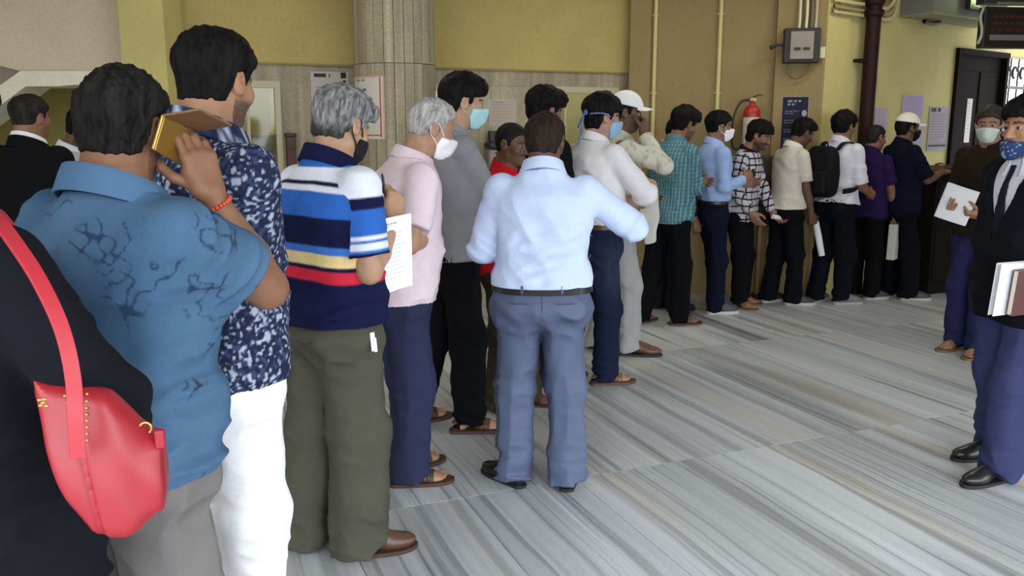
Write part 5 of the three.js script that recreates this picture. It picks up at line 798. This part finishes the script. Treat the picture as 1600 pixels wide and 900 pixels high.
// backpack
{
  const p = people.backpackMan, t = thing('backpack', 'black backpack worn over the white shirt', 'backpack'); t.position.copy(p.g.position); t.quaternion.copy(p.g.quaternion); const bk = dull([0.005, 0.005, 0.007]), bk2 = dull([0.008, 0.008, 0.010]);
  const f = (x, y, z) => smax(smax(Math.abs(x) - 0.145, Math.abs(y - 1.21) - 0.225, 0.10), Math.abs(z + 0.225) - 0.085 + 0.3 * (y - 1.21) * (y > 1.21 ? 0.3 : 0), 0.06) + 0.004 * vn(x * 20, y * 14, z * 20);
  mesh('main_compartment', netMesh(f, [-0.2, 0.94, -0.36], [0.2, 1.48, -0.1], 0.010, () => [1, 1, 1]), bk, t); mesh('front_pocket', rbx(0.22, 0.20, 0.05, 0.02, 0, 1.12, -0.315), bk2, t); mesh('zip', tube([[-0.11, 1.30, -0.29], [-0.08, 1.36, -0.285], [0.08, 1.36, -0.285], [0.11, 1.30, -0.29]], 0.003, 24, 6), std([0.12, 0.12, 0.13], 0.4), t); mesh('top_handle', tube([[-0.03, 1.42, -0.20], [-0.02, 1.46, -0.20], [0.02, 1.46, -0.20], [0.03, 1.42, -0.20]], 0.006, 16, 6), bk2, t);
  for (const s of [1, -1]) { const path = [[s * 0.09, 1.40, -0.155], [s * 0.10, 1.455, -0.09], [s * 0.105, 1.462, -0.02], [s * 0.11, 1.42, 0.085], [s * 0.125, 1.32, 0.145], [s * 0.16, 1.18, 0.130], [s * 0.196, 1.07, 0.03], [s * 0.17, 1.04, -0.14]]; mesh('strap', band(path, 0.045, 0.012, (q) => V3(s * 0.35 * sstep(0.4, 1, q), 1 - 1.1 * sstep(0.15, 0.6, q), sstep(0.2, 0.6, q) - 1.2 * sstep(0.8, 1, q) + 0.05).normalize()), bk2, t); }
  t.scale.copy(p.g.scale);
}
// maroon book and white file
{
  const p = people.suitMan, h = p.arms[0].hand, ax = [0.15, 0, 1], up = [0.08, 1, 0.02];
  const f = thing('file_folder', 'white file of papers held behind the maroon book', 'file'); held(f, p, [0.165, 0.925, 0.205], ax, up); mesh('cover', rbx(0.235, 0.225, 0.004, 0.0015, 0, 0, 0.010), std(lin('#d9dae0'), 0.7), f); for (let i = 0; i < 5; i++) mesh('sheet', bx(0.225, 0.215, 0.0016, 0.002 - i * 0.001, -0.002 + i * 0.001, 0.006 - i * 0.0032), i % 2 ? PAPER : PAPER2, f); mesh('cover', rbx(0.235, 0.225, 0.004, 0.0015, 0, 0, -0.012), std(lin('#d9dae0'), 0.7), f);
  const b = thing('book', 'maroon hard-cover book held against the white file', 'book'); held(b, p, [0.198, 0.912, 0.180], ax, up); const mr = std(lin('#4d1a18'), 0.5); mesh('cover', rbx(0.150, 0.195, 0.003, 0.001, 0, 0, -0.012), mr, b); mesh('cover', rbx(0.150, 0.195, 0.003, 0.001, 0, 0, 0.012), mr, b); mesh('spine', rbx(0.004, 0.195, 0.026, 0.0015, -0.075, 0, 0), mr, b); mesh('pages', bx(0.144, 0.186, 0.021, 0, 0, 0), std(lin('#cfc9b8'), 0.9), b);
  const tie = mesh('tie', netMesh((x, y, z) => { const w = 0.016 + 0.018 * sstep(1.42, 1.1, y), zz = p.trunk(x, y, z, 0.019); return smax(smax(Math.abs(x - p.spx(y)) - w, Math.abs(zz) - 0.004, 0.003), Math.max(y - 1.44, 1.03 - y), 0.003) + (z < p.spz(y) ? 1 : 0); }, [-0.09, 1.0, -0.02], [0.09, 1.46, 0.26], 0.006, () => [0.012, 0.012, 0.02]), CLOTH, p.g);
}
// ------------------------------------------------------------------ fittings and notices on the walls
const onWall = (F, u, y, w) => A3(F.world(u, y, w));
function notice(F, label, u0, u1, y0, y1, w, draw, th = 0.004, px = 260) { const W = u1 - u0, H = y1 - y0, t = thing('notice', label, 'notice', onWall(F, (u0 + u1) / 2, (y0 + y1) / 2, w), F.turn); mesh('backing', bx(W, H, th, 0, 0, th / 2), PAPER2, t); const g = new THREE.PlaneGeometry(W - 0.004, H - 0.004); mesh('print', g, printed(px, Math.round(px * H / W), draw), t).position.z = th + 0.0008; return t; }
const plainPage = (bg, ink, seed, n = 12) => (c, w, h) => { const r = rng(seed); c.fillStyle = bg; c.fillRect(0, 0, w, h); rows(c, r, w * 0.12, h * 0.08, w * 0.7, 1, 10, h * 0.035, ink); rows(c, r, w * 0.1, h * 0.18, w * 0.8, n, h * 0.75 / n, Math.max(2, h * 0.012), ink); };
notice(FB, 'grey notice with a black heading on the stone behind the striped polo', -1.11, -0.80, 1.66, 2.06, 0.024, (c, w, h) => { const r = rng(3); c.fillStyle = '#b9b3a8'; c.fillRect(0, 0, w, h); c.fillStyle = '#8d877c'; c.fillRect(0, 0, w, h * 0.05); rows(c, r, w * 0.08, h * 0.09, w * 0.72, 1, 10, h * 0.075, '#3a3630'); c.fillStyle = '#2a2723'; c.fillRect(w * 0.80, h * 0.06, w * 0.15, h * 0.12); c.fillRect(w * 0.86, h * 0.22, w * 0.08, h * 0.08); rows(c, r, w * 0.1, h * 0.36, w * 0.8, 7, h * 0.085, h * 0.02, '#8a8478'); });
notice(FB, 'pinkish paper notice on the stone beside the pale blue mask', 0.46, 0.72, 1.60, 1.83, 0.018, plainPage('#b5a69c', '#8c7f78', 7, 6));
notice(FB, 'small beige paper on the stone above the pinkish notice', 0.36, 0.46, 1.72, 1.92, 0.018, plainPage('#b3aa90', '#8e866e', 9, 5));
notice(FWB, 'tall navy poster with pale lines on the pilaster', 1.33, 1.56, 1.27, 1.86, 0.072, (c, w, h) => { const r = rng(13); c.fillStyle = '#15162c'; c.fillRect(0, 0, w, h); rows(c, r, w * 0.2, h * 0.05, w * 0.55, 2, h * 0.05, h * 0.03, '#8d8fa8'); for (let i = 0; i < 5; i++) { rows(c, r, w * 0.1, h * (0.21 + i * 0.14), w * 0.62, 2, h * 0.035, h * 0.016, '#6c6e8c'); } c.fillStyle = '#9a9cb0'; c.beginPath(); c.ellipse(w * 0.86, h * 0.25, w * 0.10, h * 0.05, 0, 0, 7); c.fill(); });
notice(FWC, 'white paper notice beside the maroon pipe', 0.95, 1.17, 1.50, 1.78, 0.006, plainPage('#b3abc0', '#8d86a0', 15, 8));
notice(FWC, 'lilac round-topped notice high on the lit wall above the cap', 1.44, 1.84, 1.68, 1.91, 0.006, plainPage('#aa9fc0', '#9086ac', 17, 4));
notice(FWC, 'pale sheet on the lit wall beside the black mask', 1.60, 1.92, 1.36, 1.66, 0.006, plainPage('#b2adb4', '#938e9c', 19, 8));
notice(FWC, 'printed list with a dark heading near the maroon door', 1.99, 2.40, 1.34, 1.80, 0.006, (c, w, h) => { const r = rng(21); c.fillStyle = '#a49ea8'; c.fillRect(0, 0, w, h); rows(c, r, w * 0.05, h * 0.02, w * 0.8, 1, 9, h * 0.09, '#3d3733'); rows(c, r, w * 0.12, h * 0.2, w * 0.76, 10, h * 0.06, h * 0.02, '#77727e'); c.strokeStyle = '#6e6875'; c.lineWidth = 3; c.strokeRect(w * 0.06, h * 0.16, w * 0.88, h * 0.66); c.fillStyle = '#4b4448'; c.fillRect(w * 0.04, h * 0.86, w * 0.9, h * 0.05); });
{ // the red-edged poster bent round the column
  const t = thing('notice', 'white poster with a red edge bent round the stone column', 'notice', XZ(-0.935, 7.05, 1.735)), R0 = 0.3235, R1 = 0.3265, H = 0.48; t.rotation.y = 0;
  const arc = (r0, r1, a0, a1, h) => { const s = new THREE.Shape(); for (let i = 0; i <= 20; i++) { const a = lerp(a0, a1, i / 20); const x = Math.sin(a) * r1, y = Math.cos(a) * r1; i ? s.lineTo(x, y) : s.moveTo(x, y); } for (let i = 20; i >= 0; i--) { const a = lerp(a0, a1, i / 20); s.lineTo(Math.sin(a) * r0, Math.cos(a) * r0); } const g = new THREE.ExtrudeGeometry(s, { depth: h, bevelEnabled: false }); g.rotateX(Math.PI / 2); g.translate(0, h / 2, 0); return g; };
  const A0 = -1.20, A1 = -0.12, g = arc(R0, R1, A0, A1, H), p = g.attributes.position, uv = g.attributes.uv; for (let i = 0; i < p.count; i++) uv.setXY(i, (Math.atan2(p.getX(i), p.getZ(i)) - A0) / (A1 - A0), p.getY(i) / H + 0.5);
  mesh('print', g, printed(200, 330, (c, w, h) => { const r = rng(31); c.fillStyle = '#c3bdb4'; c.fillRect(0, 0, w, h); rows(c, r, w * 0.14, h * 0.05, w * 0.6, 1, 10, h * 0.035, '#8a8580'); for (let i = 0; i < 6; i++) rows(c, r, w * 0.30, h * (0.2 + i * 0.105), w * (0.2 + 0.25 * r()), 1, 10, h * 0.035, '#4d4947'); c.fillStyle = '#8e4a40'; c.fillRect(w * 0.88, h * 0.03, w * 0.03, h * 0.94); c.fillRect(w * 0.04, h * 0.93, w * 0.87, h * 0.02); c.fillStyle = '#d0b4a8'; c.fillRect(w * 0.91, 0, w * 0.09, h); }), t);
  mesh('edging', merge([arc(R1, R1 + 0.003, A0, A1, 0.012).translate(0, H / 2 - 0.006, 0), arc(R1, R1 + 0.003, A1 - 0.04, A1, H)]), std(lin('#b59a86'), 0.7), t);
}
{ // fire extinguisher
  const F = FWB, t = thing('fire_extinguisher', 'red and white fire extinguisher hanging on the shaded wall', 'extinguisher', onWall(F, 1.06, 1.30, 0.11), F.turn), red = std(lin('#a5251f'), 0.35);
  const L = (p) => new THREE.LatheGeometry(p.map((a) => new THREE.Vector2(...a)), 28); mesh('cylinder', L([[0, 0], [0.07, 0.002], [0.078, 0.02], [0.078, 0.40], [0.07, 0.44], [0.045, 0.475], [0.026, 0.485], [0.024, 0.52], [0, 0.52]]), red, t); const lb = mesh('label', new THREE.CylinderGeometry(0.0788, 0.0788, 0.25, 28, 1, true, -1.25, 2.2), std(lin('#cfc6b4'), 0.6, { side: THREE.DoubleSide }), t); lb.position.y = 0.25;
  mesh('valve', rbx(0.05, 0.04, 0.04, 0.008, 0, 0.535, 0), std(lin('#8a7f56'), 0.35, { metalness: 0.7 }), t); mesh('lever', tube([[0.0, 0.55, 0], [0.05, 0.575, 0.02], [0.09, 0.57, 0.03]], 0.007, 16, 8), std([0.09, 0.08, 0.03], 0.5), t); mesh('gauge', new THREE.CylinderGeometry(0.014, 0.014, 0.012, 14).rotateX(Math.PI / 2).translate(0.02, 0.53, 0.03), std([0.4, 0.4, 0.36], 0.3), t); mesh('hose', tube([[-0.02, 0.53, 0.01], [-0.09, 0.52, 0.03], [-0.15, 0.42, 0.04], [-0.17, 0.25, 0.04], [-0.15, 0.1, 0.03], [-0.10, 0.08, 0.03]], 0.010, 40, 8), std([0.012, 0.012, 0.012], 0.5), t); mesh('bracket', rbx(0.06, 0.09, 0.04, 0.006, 0, 0.40, -0.09), std([0.03, 0.03, 0.03], 0.5), t);
}
{ // electrical box with its cables
  const F = FWB, t = thing('electrical_box', 'grey metal switch box with cables on the pilaster', 'switch box', onWall(F, 1.46, 2.30, 0.07), F.turn), gm = std(lin('#8d8478'), 0.5), dk = std(lin('#2c2620'), 0.6);
  mesh('casing', rbx(0.31, 0.30, 0.10, 0.012, 0, 0, 0.05), dk, t); mesh('cover', rbx(0.20, 0.24, 0.02, 0.006, -0.005, 0, 0.108), gm, t); for (const x of [-0.045, 0.035]) mesh('switch', rbx(0.055, 0.022, 0.014, 0.004, x, -0.03, 0.122), dk, t); mesh('isolator_handle', tube([[-0.15, 0.0, 0.06], [-0.20, 0.01, 0.07], [-0.25, -0.01, 0.075]], 0.012, 14, 8), dk, t); mesh('knob', new THREE.SphereGeometry(0.02, 14, 10).translate(-0.26, -0.012, 0.075), dk, t); mesh('side_box', rbx(0.05, 0.10, 0.05, 0.008, 0.185, -0.06, 0.03), std(lin('#c9c3a5'), 0.6), t);
  mesh('cable', tube([[-0.10, -0.14, 0.05], [-0.11, -0.22, 0.05], [-0.04, -0.28, 0.05], [0.05, -0.24, 0.05], [0.08, -0.15, 0.05]], 0.008, 30, 8), std(lin('#6d5f44'), 0.7), t); for (const [x, c] of [[-0.03, '#cfc7a8'], [0.03, '#d8d0b0'], [0.075, '#6d6450'], [0.11, '#b5ac8c']]) mesh('conduit', tube([[x, 0.14, 0.05], [x + 0.004, 0.25, 0.045], [x, 0.5, 0.04], [x, 0.98, 0.04]], 0.013, 20, 8), std(lin(c), 0.6), t);
}
for (const [u, y0, l] of [[0.17, 0, 'thin yellow conduit running the full height at the left of the shaded wall'], [0.755, 1.72, 'thin yellow conduit ending above the light blue shirt on the shaded wall']]) { const t = thing('conduit', l, 'conduit', onWall(FWB, u, 0, 0.02), FWB.turn); mesh('pipe', new THREE.CylinderGeometry(0.019, 0.019, H0 - y0, 12).translate(0, (H0 + y0) / 2, 0.005), std(lin('#c9bc80'), 0.6), t); for (const y of [1.9, 2.6]) mesh('saddle', rbx(0.06, 0.02, 0.02, 0.004, 0, y, 0), std(lin('#b5a868'), 0.6), t); if (y0) mesh('end_box', rbx(0.055, 0.10, 0.04, 0.006, 0.03, y0 - 0.06, 0.0), std(lin('#c3b785'), 0.6), t); }
{ // maroon down pipe
  const F = FWC, t = thing('down_pipe', 'dark maroon down pipe beside the corner of the lit wall', 'pipe', onWall(F, 0.60, 0, 0.13), F.turn), m = dull(lin('#2a1413'), 0.5); mesh('pipe', new THREE.CylinderGeometry(0.068, 0.068, H0, 24).translate(0, H0 / 2, 0), m, t); for (const y of [2.62, 2.72, 1.2]) mesh('collar', new THREE.LatheGeometry([[0.066, -0.03], [0.085, -0.03], [0.088, 0], [0.085, 0.03], [0.066, 0.03]].map((a) => new THREE.Vector2(...a)), 24).translate(0, y, 0), m, t); for (const y of [1.22, 2.2]) mesh('clamp', rbx(0.19, 0.03, 0.13, 0.006, 0, y, -0.06), m, t);
}
{ // cable runs across the corner
  const F = FWC, r = rng(9); const runs = [[2.60, 0.016, '#c7bd8e'], [2.645, 0.014, '#a89c6c'], [2.70, 0.018, '#d2c898'], [2.755, 0.013, '#8f845c'], [2.80, 0.016, '#c7bd8e'], [2.86, 0.014, '#b5aa7c']]; const words = ['lowest', 'second lowest', 'third', 'fourth', 'fifth', 'topmost'];
  runs.forEach(([y, rad, c], i) => { const t = thing('cable', `${words[i]} of the pale cables bundled across the wall corner above the pipe`, 'cable', onWall(F, 0, 0, 0), F.turn); mesh('run', tube([[0.02, y, 0.075 + 0.01 * (i % 2)], [0.3, y - 0.004, 0.08], [0.62, y + 0.004, 0.045], [0.85, y, 0.035], [1.02 - i * 0.02, y + 0.01, 0.035], [1.12 - i * 0.02, y + 0.08, 0.035], [1.14 - i * 0.02, y + 0.25, 0.035], [1.14 - i * 0.02, H0, 0.035]], rad, 60, 8), std(lin(c), 0.6), t); for (const u of [0.15, 0.75]) mesh('clip', rbx(0.02, rad * 2 + 0.012, 0.05, 0.003, u, y, 0.055), std(lin('#9d9262'), 0.6), t); });
}
{ // duct, exit sign, hanging display
  const F = FWC, t = thing('air_duct', 'grey boxed duct along the top of the lit wall', 'duct', onWall(F, 0, 0, 0), F.turn), gm = std(lin('#76746c'), 0.6); mesh('casing', slabBox(1.26, 2.75, 2.66, 3.05, 0.0, 0.34), gm, t); mesh('flange', slabBox(1.24, 2.77, 2.645, 2.662, 0.0, 0.36), std(lin('#8b886e'), 0.6), t); mesh('pipe_stub', tube([[1.55, 2.62, 0.1], [1.7, 2.61, 0.1], [1.85, 2.63, 0.1]], 0.022, 16, 8), std(lin('#4a2f1c'), 0.6), t);
  const e = thing('sign', 'lit green and white sign in a black case on the duct', 'sign', onWall(F, 2.06, 2.835, 0.36), F.turn); mesh('casing', rbx(0.42, 0.20, 0.06, 0.01), std([0.012, 0.012, 0.012], 0.5), e); const em = new THREE.MeshStandardMaterial({ color: 0x222222, roughness: 0.4, emissive: 0xffffff, emissiveIntensity: 0.7 }); em.emissiveMap = canvasTex(128, 76, (c) => { c.fillStyle = '#c9d6a8'; c.fillRect(0, 0, 128, 76); c.fillStyle = '#3d7a1e'; c.fillRect(60, 4, 62, 68); c.fillStyle = '#dfe8c6'; c.beginPath(); c.moveTo(76, 20); c.lineTo(92, 20); c.lineTo(104, 40); c.lineTo(94, 44); c.lineTo(84, 58); c.lineTo(78, 40); c.closePath(); c.fill(); c.fillStyle = '#3d7a1e'; c.fillRect(14, 42, 22, 10); }); mesh('face', new THREE.PlaneGeometry(0.25, 0.15), em, e).position.z = 0.031; const sl = new THREE.PointLight(0xb8e08a, 0.25, 0, 2); sl.name = 'sign_light'; sl.position.set(0, 0, 0.09); e.add(sl);
  const d = thing('sign_board', 'black hanging sign board with dull red lines above the doorway', 'sign', XZ(4.84, 8.55, 2.52), 0.12), bk = std([0.012, 0.011, 0.012], 0.5); mesh('casing', rbx(0.74, 0.38, 0.10, 0.012), bk, d); mesh('face', new THREE.PlaneGeometry(0.70, 0.34), printed(320, 156, (c, w, h) => { const r = rng(44); c.fillStyle = '#1b1312'; c.fillRect(0, 0, w, h); rows(c, r, 30, 26, 250, 3, 28, 12, '#4a1a18'); c.fillStyle = '#77716f'; c.fillRect(22, 108, 180, 24); }), d).position.z = 0.0512; mesh('bracket', rbx(0.80, 0.07, 0.14, 0.01, 0, 0.25, 0), std([0.03, 0.032, 0.03], 0.4), d); mesh('lamp_strip', rbx(0.6, 0.03, 0.05, 0.008, 0.02, 0.215, 0.07), std(lin('#77786f'), 0.4), d); for (const x of [-0.33, 0.33]) mesh('hanger', new THREE.CylinderGeometry(0.008, 0.008, 0.55, 8).translate(x, 0.52, 0), bk, d); mesh('side_cable', tube([[-0.36, 0.2, 0.02], [-0.40, 0.1, 0.03], [-0.37, -0.05, 0.03], [-0.40, -0.15, 0.03]], 0.014, 24, 8), std(lin('#b9b8ae'), 0.5), d);
}
{ // maroon door and the doorway beyond it
  const F = FWC, g = F.at(sgroup('door_1')), m = dull(lin('#120807'), 0.9), m2 = dull(lin('#160a09'), 0.9); struct('door_frame', merge([slabBox(2.44, 2.50, 0, 2.42, -0.18, 0.04), slabBox(3.56, 3.62, 0, 2.42, -0.18, 0.04), slabBox(2.50, 3.56, 2.36, 2.42, -0.18, 0.04)]), m, g); const lf = struct('leaf', slabBox(2.50, 3.56, 0.02, 2.36, -0.08, -0.035), m2, g); for (const [y0, y1] of [[0.2, 0.95], [1.1, 2.2]]) for (const [a, b] of [[2.60, 2.98], [3.08, 3.46]]) struct('door_panel', rbx(b - a, y1 - y0, 0.02, 0.008, (a + b) / 2, (y0 + y1) / 2, -0.03), m, g); struct('handle', tube([[3.42, 1.02, -0.03], [3.42, 1.04, 0.02], [3.42, 1.16, 0.02], [3.42, 1.18, -0.03]], 0.009, 16, 8), std(lin('#8a7b50'), 0.3, { metalness: 0.8 }), g);
  notice(F, 'narrow white paper stuck on the maroon door', 2.82, 2.94, 1.42, 1.90, -0.018, plainPage('#b9b6b0', '#8d8a86', 27, 9));
  const gr = thing('grille', 'black wrought-iron scroll grille in the bright doorway', 'grille', onWall(F, 0, 0, -0.06), F.turn), ir = std([0.01, 0.01, 0.01], 0.5); for (let i = 0; i < 6; i++) mesh('bar', new THREE.CylinderGeometry(0.011, 0.011, 2.36, 8).translate(3.68 + i * 0.2, 1.2, 0), ir, gr); for (const y of [0.3, 1.15, 1.62, 2.05]) mesh('rail', rbx(1.12, 0.035, 0.02, 0.004, 4.18, y, 0), ir, gr);
  for (let i = 0; i < 5; i++) for (const [y, s] of [[2.2, 1], [1.84, -1], [1.4, 1]]) { const pts = []; for (let k = 0; k <= 26; k++) { const a = k / 26 * 4.2 + 0.4, rr = 0.085 * (1 - k / 40); pts.push([3.78 + i * 0.2 + Math.cos(a) * rr, y + s * Math.sin(a) * rr * 1.2, 0.004]); } mesh('scroll', tube(pts, 0.017, 40, 6), ir, gr); }
}
{ // dark enquiry counter and wooden stand
  const t = thing('enquiry_counter', 'dark wooden enquiry counter under the notices on the lit wall', 'counter', XZ(4.36, 8.52), 0.42), w = dull([0.006, 0.004, 0.0035]), w2 = dull([0.009, 0.006, 0.005]); mesh('carcass', rbx(0.95, 1.17, 0.42, 0.01, 0, 0.585, 0), w, t); mesh('worktop', rbx(1.03, 0.04, 0.52, 0.01, 0, 1.19, 0.01), w2, t); for (const x of [-0.31, 0, 0.31]) mesh('panel', rbx(0.26, 0.92, 0.02, 0.006, x, 0.60, 0.212), w2, t); mesh('plinth', rbx(0.97, 0.09, 0.44, 0.006, 0, 0.045, 0), w2, t);
  const s = thing('reading_stand', 'narrow dark wooden stand between the bearded person and the cream polo', 'stand', XZ(2.40, 7.97), 0.0), d = std([0.035, 0.018, 0.011], 0.5), lt = std([0.20, 0.12, 0.055], 0.5); mesh('back_panel', rbx(0.22, 0.62, 0.04, 0.012, 0, 1.02, 0), d, s); mesh('shelf', rbx(0.22, 0.03, 0.12, 0.006, 0, 0.70, 0.03), d, s); for (const x of [-0.085, 0.085]) mesh('leg', rbx(0.04, 0.70, 0.04, 0.006, x, 0.35, 0), x < 0 ? lt : d, s); mesh('foot', rbx(0.24, 0.04, 0.14, 0.008, 0, 0.02, 0.01), d, s);
}
{ // on the counter ledge
  const p = onWall(FB, 0.55, 1.05, 0.10), t = thing('printer', 'black and grey office machine on the counter ledge behind the grey shirt', 'printer', p, FB.turn), b = std([0.02, 0.02, 0.023], 0.5), q = std(lin('#8a8680'), 0.5); mesh('body', rbx(0.30, 0.34, 0.16, 0.02, 0, 0.17, 0), q, t); mesh('lid', rbx(0.28, 0.05, 0.16, 0.012, 0, 0.38, 0), b, t); mesh('tray', rbx(0.22, 0.10, 0.06, 0.008, 0, 0.455, -0.03), b, t); for (let i = 0; i < 3; i++) mesh('slot', rbx(0.20, 0.012, 0.01, 0.003, 0, 0.27 + i * 0.04, 0.081), b, t);
  const w = thing('wooden_box', 'slim dark brown wooden box on the ledge beside the left counter opening', 'box', onWall(FB, -1.30, 1.05, 0.06), FB.turn); mesh('case', rbx(0.075, 0.46, 0.07, 0.008, 0, 0.23, 0), std(lin('#4a2c1c'), 0.55), w); mesh('lid', rbx(0.085, 0.03, 0.08, 0.008, 0, 0.475, 0), std(lin('#3a2014'), 0.5), w); mesh('slot', bx(0.05, 0.008, 0.002, 0, 0.36, 0.036), std([0.01, 0.01, 0.01], 0.8), w);
}
scene.traverse((o) => { if (o.isLight) { o.castShadow = !o.isRectAreaLight; } });
renderer.render(scene, camera);
